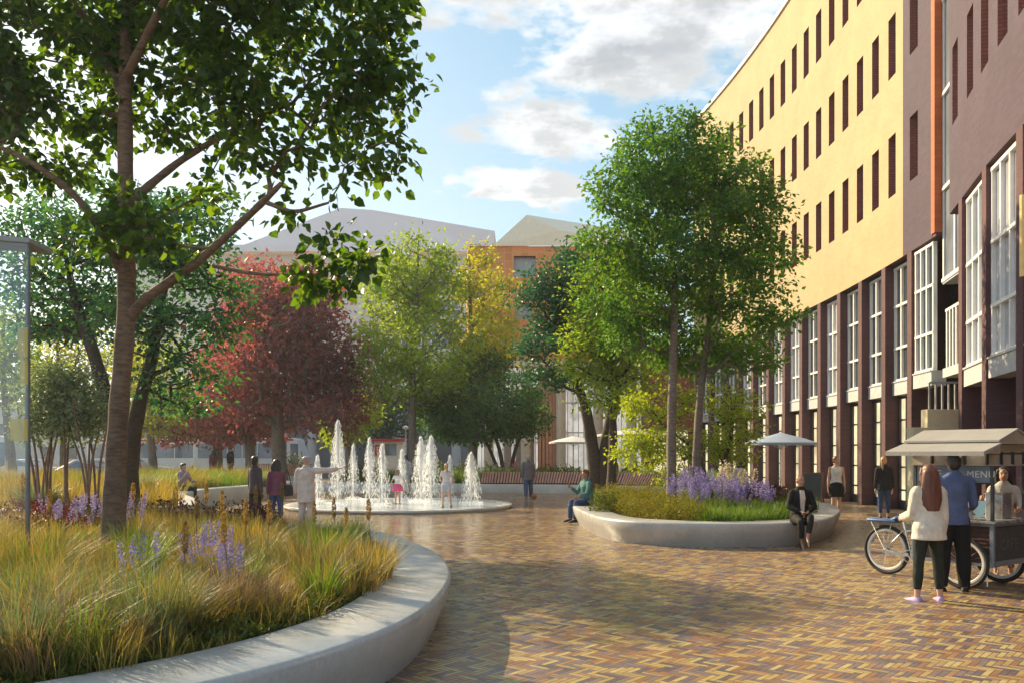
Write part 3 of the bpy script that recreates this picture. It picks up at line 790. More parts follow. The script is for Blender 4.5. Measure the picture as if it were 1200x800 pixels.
D = 50
person('person in dark red dress standing in front of the bus', (gx(250, D), D, .4), UP + .3, 1.66, 'f', skin=SK_D, hair=('long', (.015, .012, .012), .18), top=('shirt', (.14, .025, .05)), bottom=('skirt', (.12, .02, .04), .3, .03), vox=.02)
person('man in black suit standing between the copper trees and the bus', (gx(270, D), D, .4), 1.2, 1.78, 'm', skin=SK_L, hair=('short', (.015, .012, .012)), top=('blazer', (.012, .012, .014)), bottom=('trousers', (.012, .012, .014)), vox=.02)
D = 43
person('man in pale clothes with grey backpack, half veiled by the fountain spray', (gx(476, 37), 37, 0), UP - .4, 1.76, 'm', skin=SK_D, hair=('short', (.02, .018, .018)), top=('shirt', (.42, .42, .46)), bottom=('trousers', (.42, .41, .46)), vox=.02, turn=-.4)
bp = MB(); bp.ell((0, 0, 0), (.15, .10, .21), 12, 10); bp.box((0, .09, -.05), (.2, .05, .18)); bp.tube([(-.1, -.08, .17), (-.1, -.16, .2)], .02, 6)
o = bp.build('backpack', clothmat('backpack_cloth', (.16, .17, .20))); o.location = (gx(476, 37) - .17, 36.85, 1.28); tag(o, 'grey backpack worn by the man in pale clothes behind the spray', 'backpack')
D = 55
person('person in pink top standing by the piers of the orange building', (gx(602, D), D, 0), .4, 1.66, 'f', skin=SK_D, hair=('bun', (.02, .015, .015)), top=('shirt', (.60, .14, .25)), bottom=('trousers', (.3, .1, .16)), vox=.02)
D = 28.3
person('woman in white shirt with black hair between the round planter and the arcade', (gx(867, D), D, 0), UP + .1, 1.58, 'f', skin=SK_D, hair=('bob', (.012, .012, .014), .09), top=('shirt', (.55, .58, .66)), bottom=('trousers', (.45, .46, .5)), vox=.013)
CAFE = [(711, 44, (.05, .10, .11), .5, 'man in dark teal sitting with his back turned under the far parasol', 'm'), (722, 46, (.14, .03, .06), -1.2, 'woman in wine red sitting under the far parasol', 'f'), (734, 44, (.13, .13, .04), UP, 'man in olive sitting in front of the pale parasol', 'm'), (745, 44.5, (.16, .14, .05), UP + .4, 'woman in mustard sitting beside the man in olive', 'f'), (757, 46, (.35, .36, .40), UP - .5, 'person in pale grey sitting at the right of the café tables', 'f')]
for px, D, c, f, lab, sx in CAFE:
    person(lab, (gx(px, D), D, 0), f, 1.7, sx, skin=SK_M, hair=('short' if sx == 'm' else 'bob', (.02, .016, .014), .12), top=('shirt', c), bottom=('trousers', (.05, .05, .06)), hip=.53, legs=sit_legs(.08), vox=.022, group=None)
# ------------------------------------------------------------------ buildings
ZS, ZR = 7.75, 21.7
ROWS = [(9.85, 11.75), (13.6, 15.5), (17.45, 19.4)]
class Facade:
    def __init__(s, fx): s.fx = fx
    def p(s, D, off=0.0, z=0.0):
        x = s.fx(D); dx = (s.fx(D + .05) - s.fx(D - .05)) / .1
        n = Vector((-1, dx, 0)).normalized()
        return Vector((x, D, 0)) + n * off + Vector((0, 0, z))
    def axes(s, D):
        dx = (s.fx(D + .05) - s.fx(D - .05)) / .1
        n = Vector((-1, dx, 0)).normalized(); t = Vector((dx, 1, 0)).normalized()
        return n, t, Vector((0, 0, 1))
def f_main(D): return 12.25 - (D - 35) ** 2 / 226
def f_wing(D):
    xs = [2, 9, 13, 15.5, 17.7, 21.4, 22]; ys = [8.3, 8.55, 8.85, 9.3, 9.85, 10.97, 11.15]
    return float(np.interp(D, xs, ys))
FM, FW = Facade(f_main), Facade(f_wing)

def upper_wall(F, D0, D1, cols, hw, rows, mats, root, extra=None, z0=ZS, z1=ZR):
    """solid wall with real openings; a reveal-lined window stands in each"""
    brk = sorted(set([D0, D1] + [c - hw for c in cols] + [c + hw for c in cols] + (extra or [])))
    zb = sorted(set([z0, z1] + [q for r in rows for q in r]))
    mb = MB()
    for a, b in zip(brk[:-1], brk[1:]):
        mid = (a + b) / 2
        iscol = any(abs(mid - c) < hw for c in cols)
        for za, zb_ in zip(zb[:-1], zb[1:]):
            if iscol and any(abs((za + zb_) / 2 - (r[0] + r[1]) / 2) < (r[1] - r[0]) / 2 for r in rows): continue
            mb.quad(F.p(a, 0, za), F.p(b, 0, za), F.p(b, 0, zb_), F.p(a, 0, zb_))
    mb.build('wall', mats, root, world=True, smooth=0)
    for c in cols:
        for r in rows:
            w_ = MB(); a, b = c - hw, c + hw; dpt = .27
            for (q1, q2) in (((a, r[0]), (b, r[0])), ((b, r[0]), (b, r[1])), ((b, r[1]), (a, r[1])), ((a, r[1]), (a, r[0]))):
                w_.quad(F.p(q1[0], -.004, q1[1]), F.p(q2[0], -.004, q2[1]), F.p(q2[0], -dpt, q2[1]), F.p(q1[0], -dpt, q1[1]), 0)
            w_.quad(F.p(a, -dpt + .01, r[0]), F.p(b, -dpt + .01, r[0]), F.p(b, -dpt + .01, r[1]), F.p(a, -dpt + .01, r[1]), 1)
            for u0, u1, v0, v1 in ((a, a + .05, r[0], r[1]), (b - .05, b, r[0], r[1]), (a + .05, b - .05, r[0], r[0] + .05), (a + .05, b - .05, r[1] - .05, r[1]), (a + .05, b - .05, (r[0] + r[1]) / 2 - .02, (r[0] + r[1]) / 2 + .02)):
                w_.quad(F.p(u0, -dpt + .04, v0), F.p(u1, -dpt + .04, v0), F.p(u1, -dpt + .04, v1), F.p(u0, -dpt + .04, v1), 2)
            w_.build('window', [M_reveal, M_slot, M_dark], root, world=True, smooth=0)

def fin(F, D, th, root, depth=1.0, z1=ZS):
    mb = MB(); pr = []
    for (o, dd) in ((0.0, -th / 2), (0.0, th / 2), (-depth, th / 2), (-depth, -th / 2)):
        q = F.p(D + dd, o); pr.append((q.x, q.y))
    mb.prism(pr, 0, z1 - .002)
    mb.build('pillar', M_maroon, root, world=True, smooth=0)

def bay_window(F, Da, Db, root, zb=4.1, zt=ZS - .06, rec=.32, blind=False):
    """tall white framed window over a metal apron"""
    n, t, _ = F.axes((Da + Db) / 2)
    q0, q1 = F.p(Da, -rec), F.p(Db, -rec)
    def bx(mb, u0, u1, z0, z1, o0, o1, mi=0):
        c = q0.lerp(q1, (u0 + u1) / 2) + n * ((o0 + o1) / 2); L = (q1 - q0).length * (u1 - u0)
        mb.box((c.x, c.y, (z0 + z1) / 2), (abs(o1 - o0), L, z1 - z0), mi=mi, ax=(n, (q1 - q0).normalized(), Vector((0, 0, 1))))
    ap = MB(); bx(ap, .0, 1, zb - .42, zb, -.3, .10)
    bx(ap, .0, 1, zb - .02, zb + .02, .10, .13)
    fr = MB()
    L = (q1 - q0).length; e = .07 / L
    for u in (0, .345, .655, 1 - e): bx(fr, u, u + e, zb, zt, -.06, .05)
    for z in (zb + .01, zb + 1.02, zb + 2.35, zt - .09): bx(fr, 0, 1, z, z + .075, -.05, .062)
    g = MB(); bx(g, .01, .99, zb + .02, zt, -.05, -.03)
    f = fr.build('bay_window', M_white, root, world=True, smooth=0)
    f2 = g.build('pane', M_glassb if blind else M_glass, f, smooth=0)
    f3 = ap.build('apron', M_alu2, f, smooth=0)
M_alu2 = M('grey_panel', (.42, .44, .47), .55, .12)

def shopfront(F, Da, Db, root, zt=3.55, rec=.5, lit=True):
    n, t, _ = F.axes((Da + Db) / 2)
    q0, q1 = F.p(Da, -rec), F.p(Db, -rec)
    tt = (q1 - q0).normalized(); L = (q1 - q0).length
    g = MB(); c = (q0 + q1) / 2
    g.box((c.x, c.y, zt / 2 + .15), (.04, L - .02, zt - .3), ax=(n, tt, Vector((0, 0, 1))))
    o = g.build('shopfront', M_lit if lit else M_glass, root, world=True, smooth=0)
    m = MB()
    for u in (0.03, .36, .66, .97):
        p = q0.lerp(q1, u) + n * .05
        m.box((p.x, p.y, zt / 2), (.08, .06, zt), ax=(n, tt, Vector((0, 0, 1))))
    for z in (.15, .62, 1.35, 2.1, 2.85, zt):
        p = c + n * .045
        m.box((p.x, p.y, z), (.06, L - .01, .055 if z > .2 else .3), ax=(n, tt, Vector((0, 0, 1))))
    m.build('mullion', M_dark, o, smooth=0)

# --- long sand brick building, curved
office = thing('office_building', 'long curved sand yellow brick building with rows of narrow slot windows above maroon pillars', 'building', (14, 37, 0))
cols = [25.4 + 1.447 * i for i in range(17)] + [50.3]
DP = 25.95                                  # where the sand brick ends and the end painted in plum as shade begins
upper_wall(FM, DP, 51.7, [c for c in cols if c - .31 > DP], .31, ROWS, [M_yellow], office, extra=[28 + 1.0 * i for i in range(0)])
upper_wall(FM, 23.75, DP - .004, [25.1], .31, ROWS, [M_shade_brick], office)  # shaded end of the facade, made by darker brick colour
mb = MB()                                   # orange return pier beside the glazed link
pr = [FM.p(23.746, .03), FM.p(23.50, .03), FM.p(23.50, -.22), FM.p(23.746, -.22)]
mb.prism([(p.x, p.y) for p in pr], ZS + .1, ZR - .05); mb.build('corner_pier', M_orange, office, world=True, smooth=0)
# parapet coping, roof slab, end walls, soffit, back wall
cp = MB()
Ds = np.linspace(23.52, 51.75, 40)
cp.rings([[FM.p(D, .10, ZR), FM.p(D, .10, ZR + .16), FM.p(D, -.45, ZR + .16), FM.p(D, -.45, ZR)] for D in Ds])
for D in np.arange(26, 51.5, 1.7):
    q = FM.p(D, -.1, ZR + .26); n, t, z_ = FM.axes(D)
    cp.box(q, (.12, .5, .2), ax=(n, t, z_))
cp.build('coping', M_white, office, world=True, smooth=0)
sl = MB()
sl.rings([[FM.p(D, -.02, ZR - .12), FM.p(D, -9, ZR - .12), FM.p(D, -9, ZR - .3), FM.p(D, -.02, ZR - .3)] for D in Ds])
sl.build('roof', M_grey, office, world=True, smooth=0)
so = MB()
so.rings([[FM.p(D, -.01, ZS), FM.p(D, -1.6, ZS), FM.p(D, -1.6, ZS + .25), FM.p(D, -.01, ZS + .25)] for D in Ds])
so.build('soffit', M_maroon, office, world=True, smooth=0)
bw = MB()
bw.rings([[FM.p(D, -1.05, 0), FM.p(D, -1.05, ZS), FM.p(D, -1.3, ZS), FM.p(D, -1.3, 0)] for D in np.linspace(24.2, 51.7, 30)])
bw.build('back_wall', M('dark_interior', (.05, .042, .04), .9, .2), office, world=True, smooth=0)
ew = MB()
q0, q1 = FM.p(51.7, -.01), FM.p(51.7, -10)
ew.quad(q0, q1, q1 + Vector((0, 0, ZR - .2)), q0 + Vector((0, 0, ZR - .2)))
ew.build('end_wall', M_yellow, office, world=True, smooth=0)
bk = MB(); bk.rings([[FM.p(D, -8.9, 0), FM.p(D, -8.9, ZR - .3), FM.p(D, -9, ZR - .3), FM.p(D, -9, 0)] for D in Ds[::4]])
bk.build('rear_wall', M_yellow, office, world=True, smooth=0)
FINS = [25.45 + 2.15 * i for i in range(13)]
for D in FINS: fin(FM, D, .34, office)
for k, (a, b) in enumerate(zip(FINS[:-1], FINS[1:])):
    bay_window(FM, a + .18, b - .18, office, zb=4.05 + .02 * (k % 3), blind=k in (3, 5, 6, 8))
    shopfront(FM, a + .18, b - .18, office)
    sp_ = MB(); n, t, z_ = FM.axes((a + b) / 2); c = FM.p((a + b) / 2, -.54, 3.62)
    sp_.box((c.x, c.y, 3.63), (.1, b - a - .44, .1), ax=(n, t, z_))
# near corner bay (projecting white glazed corner)
bay_window(FM, 23.85, 25.2, office, zb=4.1, rec=.12)

# --- brick wing, nearer; its shade is put into the plum brick colour
wing = thing('brick_wing', 'shade-coloured brick wing with tall white framed windows between piers, behind the coffee cart', 'building', (11, 14, 0))
upper_wall(FW, 3.0, 21.4, [20.75, 19.2, 17.9, 16.7, 15.5, 14.3, 13.1, 11.9, 10.7, 9.5, 8.3], .30, ROWS, [M_shade_brick], wing, extra=[9, 13, 15.5, 17.7])
cp = MB()
WD = [3, 9, 13, 15.5, 17.7, 21.4]
cp.rings([[FW.p(D, .1, ZR), FW.p(D, .1, ZR + .16), FW.p(D, -.45, ZR + .16), FW.p(D, -.45, ZR)] for D in WD]); cp.build('coping', M_white, wing, world=True, smooth=0)
sl = MB()
sl.rings([[FW.p(D, -.02, ZR - .12), (18, D, ZR - .12), (18, D, ZR - .3), FW.p(D, -.02, ZR - .3)] for D in WD]); sl.build('roof', M_grey, wing, world=True, smooth=0)
so = MB()
so.rings([[FW.p(D, -.01, ZS), FW.p(D, -1.6, ZS), FW.p(D, -1.6, ZS + .25), FW.p(D, -.01, ZS + .25)] for D in WD]); so.build('soffit', M_maroon, wing, world=True, smooth=0)
ew = MB(); q = FW.p(21.4, 0)
ew.quad((q.x + .01, 21.398, ZS), (18, 21.398, ZS), (18, 21.398, ZR - .1), (q.x + .01, 21.398, ZR - .1))
q = FW.p(3.0, 0); ew.quad((q.x, 3, 0), (18, 3, 0), (18, 3, ZR), (q.x, 3, ZR))
ew.quad((18, 3, 0), (18, 21.398, 0), (18, 21.398, ZR), (18, 3, ZR))
ew.build('end_wall', M_shade_brick, wing, world=True, smooth=0)
bw = MB(); bw.rings([[FW.p(D, -1.05, 0), FW.p(D, -1.05, ZS), FW.p(D, -1.2, ZS), FW.p(D, -1.2, 0)] for D in WD]); bw.build('back_wall', M_maroon, wing, world=True, smooth=0)
WF = [20.2, 17.95, 15.75, 13.4, 11.0, 8.6, 6.2]
for D in WF: fin(FW, D, .36, wing, depth=1.05)
for a, b in zip(WF[1:], WF[:-1]): bay_window(FW, a + .19, b - .19, wing, zb=3.75, rec=.14, blind=True)
mb = MB()                                   # vertical brass light on the pier
q = FW.p(15.15, .16, 0); mb.tube([(q.x, q.y, 4.9), (q.x, q.y, 6.35)], .05, 8); mb.bar((q.x, q.y, 5.6), FW.p(15.4, 0, 5.6), .05)
mb.build('wall_lamp', M('brass', (.55, .38, .16), .35, .1, metal=.7), wing, world=True)

# --- glazed link with loggia between the two
link = thing('glazed_link', 'grey glazed stair link with barred loggia squeezed between the sand and shade-coloured brick buildings', 'building', (12, 22.4, 0))
LN0, LN1 = FM.p(23.48, -.23), FW.p(21.42, -.45)
def lq(u, z, o=0):
    d = (LN1 - LN0); n = Vector((-d.y, d.x, 0)).normalized()
    if n.x > 0: n = -n
    p = LN0.lerp(LN1, u) + n * o
    return Vector((p.x, p.y, z))
mb = MB(); mb.quad(lq(0, 6.55), lq(1, 6.55), lq(1, ZR - .5), lq(0, ZR - .5)); mb.build('glazing', glassmat('link_glass', (.20, .23, .27), .25), link, world=True, smooth=0)
mb = MB()
for z in (6.5, 9.0, 11.6, 14.2, 16.8, 19.4): mb.bar(lq(0, z, .03), lq(1, z, .03), .1, .1)
for u in (.02, .5, .98): mb.bar(lq(u, 6.5, .02), lq(u, ZR - .5, .02), .06, .06)
mb.build('transom', M_white, link, world=True, smooth=0)
mb = MB(); mb.quad(lq(0, 0, -1.6), lq(1, 0, -1.6), lq(1, 6.6, -1.6), lq(0, 6.6, -1.6)); mb.build('back_wall', M('olive_wall', (.16, .15, .10), .8, .25), link, world=True, smooth=0)
for z0, z1 in ((3.85, 4.1), (6.4, 6.54)):
    mb = MB(); mb.rings([[lq(u, z0, .05), lq(u, z1, .05), lq(u, z1, -1.58), lq(u, z0, -1.58)] for u in (0, 1)]); mb.build('slab', M_alu2, link, world=True, smooth=0)
mb = MB()
for u in np.linspace(.03, .97, 8): mb.bar(lq(u, 4.1, -.05), lq(u, 5.65, -.05), .045, .045)
mb.bar(lq(0, 5.68, -.05), lq(1, 5.68, -.05), .07, .07)
mb.build('railing', M_white, link, world=True, smooth=0)
mb = MB(); mb.prism([tuple(lq(0, 0, -1.5).xy), tuple(lq(1, 0, -1.5).xy), tuple((lq(1, 0, -6)).xy), tuple(lq(0, 0, -6).xy)], 6.6, ZR - .5); mb.build('core_wall', M_grey, link, world=True, smooth=0)
# stepped pale stair wall in front of the link
st = thing('stair_wall', 'stepped cream stair wall with short railing beside the maroon pillar behind the cart', 'stairs', (10.3, 21.2, 0))
mb = MB()
for (u0, u1, z1, D) in ((1066, 1100, 2.42, 21.3), (1083, 1127, 2.9, 21.9)):
    x0, x1 = gx(u0, D), gx(u1, D)
    mb.box(((x0 + x1) / 2, D, z1 / 2), (x1 - x0, .35, z1))
mb.build('wall', M('cream_render', (.62, .55, .38), .8, .08), st, world=True, smooth=0, bevel=.01)
mb = MB(); x0, x1 = gx(1089, 22), gx(1127, 22)
for x in np.linspace(x0, x1, 6): mb.bar((x, 22, 2.9), (x, 22, 3.6), .04)
mb.bar((x0, 22, 3.6), (x1, 22, 3.6), .05)
mb.build('railing', M_grey, st, world=True, smooth=0)

# --- red brick building seen behind the understorey, continuing the row
mb = MB()
rb = thing('red_brick_building', 'red brick house front with pale window bands seen through the small yellow tree', 'building', (12, 57, 0))
mb.box((12.2, 58, 4.2), (6.4, 3, 8.4)); mb.build('wall', brickmat('red_brick', (.36, .10, .06), (.30, .085, .05), (.25, .13, .10), .25, .08, 'xz', .85, .3, .25), rb, world=True, smooth=0)
for x in (9.8, 11.2, 12.6, 14.0):
    w_ = MB(); w_.box((x, 56.5, 1.9), (.85, .12, 2.9)); o = w_.build('window', M_lit, rb, world=True, smooth=0)
    f = MB()
    for z in (.5, 1.4, 2.3, 3.3): f.box((x, 56.42, z), (.9, .08, .07))
    f.build('frame', M_white, o, smooth=0)

# --- orange tiled building
ob = thing('orange_building', 'orange tiled building with square windows under a folded cream roof, beyond the yellow trees', 'building', (4, 60, 0))
def tilemat(name, c, joint, s=.55, axis=('x', 'z')):
    m, t, p = newmat(name)
    sep = t.new('ShaderNodeSeparateXYZ'); t.l.new(t.pos(), sep.inputs[0])
    dd = {'x': sep.outputs[0], 'y': sep.outputs[1], 'z': sep.outputs[2]}
    def ln(v): return t.math('LESS_THAN', t.math('FRACT', t.math('DIVIDE', v, s)), .10)
    ids = t.new('ShaderNodeCombineXYZ')
    t.l.new(t.math('FLOOR', t.math('DIVIDE', dd[axis[0]], s)), ids.inputs[0]); t.l.new(t.math('FLOOR', t.math('DIVIDE', dd[axis[1]], s)), ids.inputs[1])
    wn = t.new('ShaderNodeTexWhiteNoise'); t.l.new(ids.outputs[0], wn.inputs[0])
    base = t.ramp(wn.outputs['Value'], [(0, tuple(x * .86 for x in c)), (1, tuple(min(1, x * 1.1) for x in c))])
    col = t.mix(t.math('MAXIMUM', ln(dd[axis[0]]), ln(dd[axis[1]])), base, joint)
    t.l.new(col, p.inputs['Base Color']); p.inputs['Roughness'].default_value = .6
    return m
M_otile = tilemat('orange_tiles', (.68, .25, .075), (.62, .33, .16))
OZ0, OZ1, OY = 8.1, 15.85, 58.0
def wall_holes(mb, x0, x1, z0, z1, y, holes):
    xs = sorted(set([x0, x1] + [h[0] for h in holes] + [h[1] for h in holes])); zs = sorted(set([z0, z1] + [h[2] for h in holes] + [h[3] for h in holes]))
    for a, b in zip(xs[:-1], xs[1:]):
        for c, d_ in zip(zs[:-1], zs[1:]):
            if any(h[0] < (a + b) / 2 < h[1] and h[2] < (c + d_) / 2 < h[3] for h in holes): continue
            mb.quad((a, y, c), (b, y, c), (b, y, d_), (a, y, d_))
holes = [(.12, 1.6, 13.75, 15.2), (-2.75, -1.9, 12.2, 13.1), (.25, 1.3, 10.9, 12.0), (-2.3, -1.5, 9.4, 11.0), (3.6, 4.6, 13.2, 15.0), (3.4, 4.6, 9.6, 11.2)]
mb = MB(); wall_holes(mb, -3.0, 8.5, OZ0, OZ1, OY, holes)
mb.quad((-3.0, OY, OZ0), (-3.6, OY + 9, OZ0), (-3.6, OY + 9, OZ1), (-3.0, OY, OZ1)); mb.quad((8.5, OY, OZ0), (8.5, OY + 9, OZ0), (8.5, OY + 9, OZ1), (8.5, OY, OZ1))
mb.quad((-3, OY, OZ0 + .001), (8.5, OY, OZ0 + .001), (8.5, OY + 9, OZ0 + .001), (-3.6, OY + 9, OZ0 + .001))
mb.build('wall', M_otile, ob, world=True, smooth=0)
for h in holes:
    w_ = MB(); a, b, c, d_ = h
    for q1, q2 in (((a, c), (b, c)), ((b, c), (b, d_)), ((b, d_), (a, d_)), ((a, d_), (a, c))):
        w_.quad((q1[0], OY + .002, q1[1]), (q2[0], OY + .002, q2[1]), (q2[0], OY + .5, q2[1]), (q1[0], OY + .5, q1[1]), 0)
    w_.quad((a, OY + .48, c), (b, OY + .48, c), (b, OY + .48, d_), (a, OY + .48, d_), 1)
    o = w_.build('window', [M('brown_reveal', (.22, .08, .05), .8, .1), M_glassb], ob, world=True, smooth=0)
rf = MB()
e0, e1 = (-3.05, OY - .15, OZ1), (8.7, OY - .15, OZ1)
apex = (1.0, OY + .2, 18.05); b1 = (8.8, OY + 3, 17.6); v1 = (3.3, OY - .1, 16.9); b2 = (-3.6, OY + 9.2, OZ1 + .3); top2 = (2.5, OY + 9.2, 18.6); b3 = (9, OY + 9.2, 18.2); lft = (-1.3, OY - .15, OZ1)
rf.add([lft, apex, v1, e1, b1, top2, b3, b2, e0], [[0, 1, 2], [0, 2, 3], [2, 1, 4], [2, 4, 3], [1, 5, 6, 4], [0, 7, 5, 1], [8, 7, 0]])
rf.build('roof', M('cream_roof', (.80, .74, .60), .6, .05, world=True), ob, world=True, smooth=0)
fa = MB(); fa.box((2.75, OY + .05, OZ0 - .18), (11.6, .5, .34)); fa.build('fascia', M('cream_fascia', (.70, .62, .45), .6, .05), ob, world=True, smooth=0, bevel=.03)
# glass front below, columns and hanging slats
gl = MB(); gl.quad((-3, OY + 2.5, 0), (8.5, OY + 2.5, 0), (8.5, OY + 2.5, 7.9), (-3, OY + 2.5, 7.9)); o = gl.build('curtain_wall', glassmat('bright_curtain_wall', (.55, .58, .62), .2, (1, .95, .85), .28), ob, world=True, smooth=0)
mu = MB()
for x in np.arange(-2.9, 8.5, .38): mu.bar((x, OY + 2.42, 0), (x, OY + 2.42, 7.9), .06)
for z in (.3, 2.6, 3.3, 5.4, 7.4): mu.bar((-3, OY + 2.40, z), (8.5, OY + 2.40, z), .09)
mu.build('mullion', M_white, o, smooth=0)
for x in (.95, 3.35, 5.9, 8.2, -1.6):
    c_ = MB(); c_.lathe([(.34, 0), (.34, 7.75)], (x, OY + .5, 0), 16); c_.build('column', M('cream_column', (.62, .55, .45), .7, .08), ob, world=True)
sl = MB()
for i, x in enumerate(np.arange(1.9, 3.1, .24)): sl.box((x, OY + .9, 3.9), (.17, .3, 7.7), rz=.2)
sl.build('slat_screen', M('copper_slat', (.58, .28, .17), .6, .15), ob, world=True, smooth=0)
sl = MB()
for i, x in enumerate(np.arange(-.3, 2.2, .8)): sl.box((x, OY + 1.2, 2.2), (.5, .25, 4.4))
sl.build('pier_screen', M('mauve_pier', (.36, .28, .27), .7, .12), ob, world=True, smooth=0)

# --- bright glass hall between the orange building and the sand one
gh = thing('glass_hall', 'bright white glass hall with fine mullions between the orange building and the brick row', 'building', (9, 66, 0))
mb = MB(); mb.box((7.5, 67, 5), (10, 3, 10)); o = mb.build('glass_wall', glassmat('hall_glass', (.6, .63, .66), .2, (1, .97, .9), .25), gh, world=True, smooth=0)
mu = MB()
for x in np.arange(2.6, 12.5, .62): mu.bar((x, 65.45, 0), (x, 65.45, 10), .07)
for z in np.arange(.4, 10, 1.15): mu.bar((2.5, 65.44, z), (12.5, 65.44, z), .08)
mu.build('mullion', M_white, gh, world=True, smooth=0)

# --- big pale building at left behind the red trees
pb = thing('pale_building', 'huge pale hall with broad white folded roof and gridded windows behind the red trees', 'building', (-14, 85, 0))
PY = 82.0
M_pale = M('pale_render', (.68, .64, .57), .8, .06, .6, world=True)
M_lav = M('lavender_roof', (.74, .71, .76), .6, .04, .3, world=True)
holes = [(gx(392, PY), gx(418, PY), 16.6, 19.3), (gx(258, PY), gx(282, PY), 14.0, 18.6), (gx(425, PY), gx(452, PY), 12.4, 18.6), (gx(290, PY), gx(375, PY), 14.0, 18.4), (gx(470, PY), gx(540, PY), 12.0, 18.4)]
mb = MB(); wall_holes(mb, gx(150, PY), gx(575, PY), 7.6, 20.9, PY, holes)
mb.quad((gx(575, PY), PY, 7.6), (gx(575, PY), PY + 25, 7.6), (gx(575, PY), PY + 25, 20.9), (gx(575, PY), PY, 20.9))
mb.build('wall', M_pale, pb, world=True, smooth=0)
for k, h in enumerate(holes):
    a, b, c, d_ = h
    w_ = MB(); w_.quad((a, PY + .3, c), (b, PY + .3, c), (b, PY + .3, d_), (a, PY + .3, d_))
    o = w_.build('window', [glassmat('hazy_glass', (.30, .32, .40), .2), M_pale][k == 2], pb, world=True, smooth=0)
    f = MB(); nx = max(2, int((b - a) / .85))
    for i in range(nx + 1): f.bar((a + (b - a) * i / nx, PY + .2, c), (a + (b - a) * i / nx, PY + .2, d_), .12)
    nz = max(2, int((d_ - c) / .9))
    for i in range(nz + 1): f.bar((a, PY + .19, c + (d_ - c) * i / nz), (b, PY + .19, c + (d_ - c) * i / nz), .12)
    f.build('frame', M_white, o, smooth=0)
rf = MB()
xa, xb, xm = gx(150, PY), gx(580, PY), gx(408, PY)
rf.add([(xa, PY - 1, 20.95), (xb, PY - 1, 20.95), (xb, PY - 1, 22.9), (xm + 2.5, PY - .6, 25.0), (xm - .6, PY - .6, 25.2), (gx(290, PY), PY - 1, 21.6), (xa, PY - 1, 21.6), (xb, PY + 28, 24.5), (xm + 1, PY + 28, 28), (xa, PY + 28, 24)],
       [[0, 1, 2, 3, 4, 5, 6], [2, 7, 8, 3], [3, 8, 4], [4, 8, 9, 6, 5]])
rf.build('roof', M_lav, pb, world=True, smooth=0)
gf = MB(); gf.quad((gx(150, PY), PY + 4, 0), (gx(575, PY), PY + 4, 0), (gx(575, PY), PY + 4, 7.6), (gx(150, PY), PY + 4, 7.6)); gf.build('ground_floor', M('grey_ground_floor', (.24, .24, .27), .6, .3, .3, world=True), pb, world=True, smooth=0)
gf = MB(); gf.box((gx(362, PY), PY + 1.9, 7.75), (gx(575, PY) - gx(150, PY), 4.2, .3)); gf.build('canopy', M_pale, pb, world=True, smooth=0)
for px in range(160, 575, 34):
    c_ = MB(); c_.lathe([(.45, 0), (.45, 7.6)], (gx(px, PY), PY + .6, 0), 12); c_.build('column', M('grey_column', (.45, .44, .46), .7, .1), pb, world=True)
# --- low pale blocks closing the street at far left
for (x0, x1, y, h, lab, c) in ((-85, -52, 118, 9, 'low pale office block at the far end of the street behind the buses', (.55, .53, .52)), (-140, -88, 130, 13, 'taller grey block at the far left end of the street', (.45, .45, .48))):
    b_ = thing('distant_block', lab, 'building', ((x0 + x1) / 2, y, 0), group='blocks at the far end of the street')
    mb = MB(); mb.box(((x0 + x1) / 2, y + 6, h / 2), (x1 - x0, 12, h)); mb.build('wall', M('distant_' + str(h), c, .8, .06, .4, world=True), b_, world=True, smooth=0)
    for i in range(int((x1 - x0) / 3.2)):
        w_ = MB()
        for z in np.arange(2, h - 1, 3.2): w_.box((x0 + 1.6 + 3.2 * i, y - .02, z), (1.7, .12, 1.6))
        w_.build('window', M_glass, b_, world=True, smooth=0)
# ------------------------------------------------------------------ trees
def unit(a): return a / (np.linalg.norm(a, axis=-1, keepdims=True) + 1e-9)
def leaf_mesh(name, C, Dr, Nr, size, mat, parent, aspect=.62, hero=False, fold=.18):
    """C base points, Dr directions, Nr approximate normals, size lengths"""
    Dr = unit(Dr); S = unit(np.cross(Dr, Nr)); U = np.cross(S, Dr)
    L = size[:, None]
    W = L * aspect * .5
    n = len(C)
    if hero:
        droop = -.12
        pts = [C, C + Dr * L * .28 + S * W * .92 + U * L * fold * .5, C + Dr * L * .62 + S * W * .8 + U * L * fold * .4 + np.array([0, 0, 1]) * L * droop * .4, C + Dr * L + np.array([0, 0, 1]) * L * droop,
               C + Dr * L * .62 - S * W * .8 + U * L * fold * .4 + np.array([0, 0, 1]) * L * droop * .4, C + Dr * L * .28 - S * W * .92 + U * L * fold * .5]
        V = np.stack(pts, 1).reshape(-1, 3)
        b = np.arange(n)[:, None] * 6
        F = np.concatenate([b + np.array([[0, 1, 2, 3]]), b + np.array([[0, 3, 4, 5]])])
    else:
        pts = [C, C + Dr * L * .45 + S * W + U * L * fold, C + Dr * L, C + Dr * L * .45 - S * W + U * L * fold]
        V = np.stack(pts, 1).reshape(-1, 3)
        F = np.arange(n)[:, None] * 4 + np.array([[0, 1, 2, 3]])
    return mesh_np(name, V, F, mat, parent)

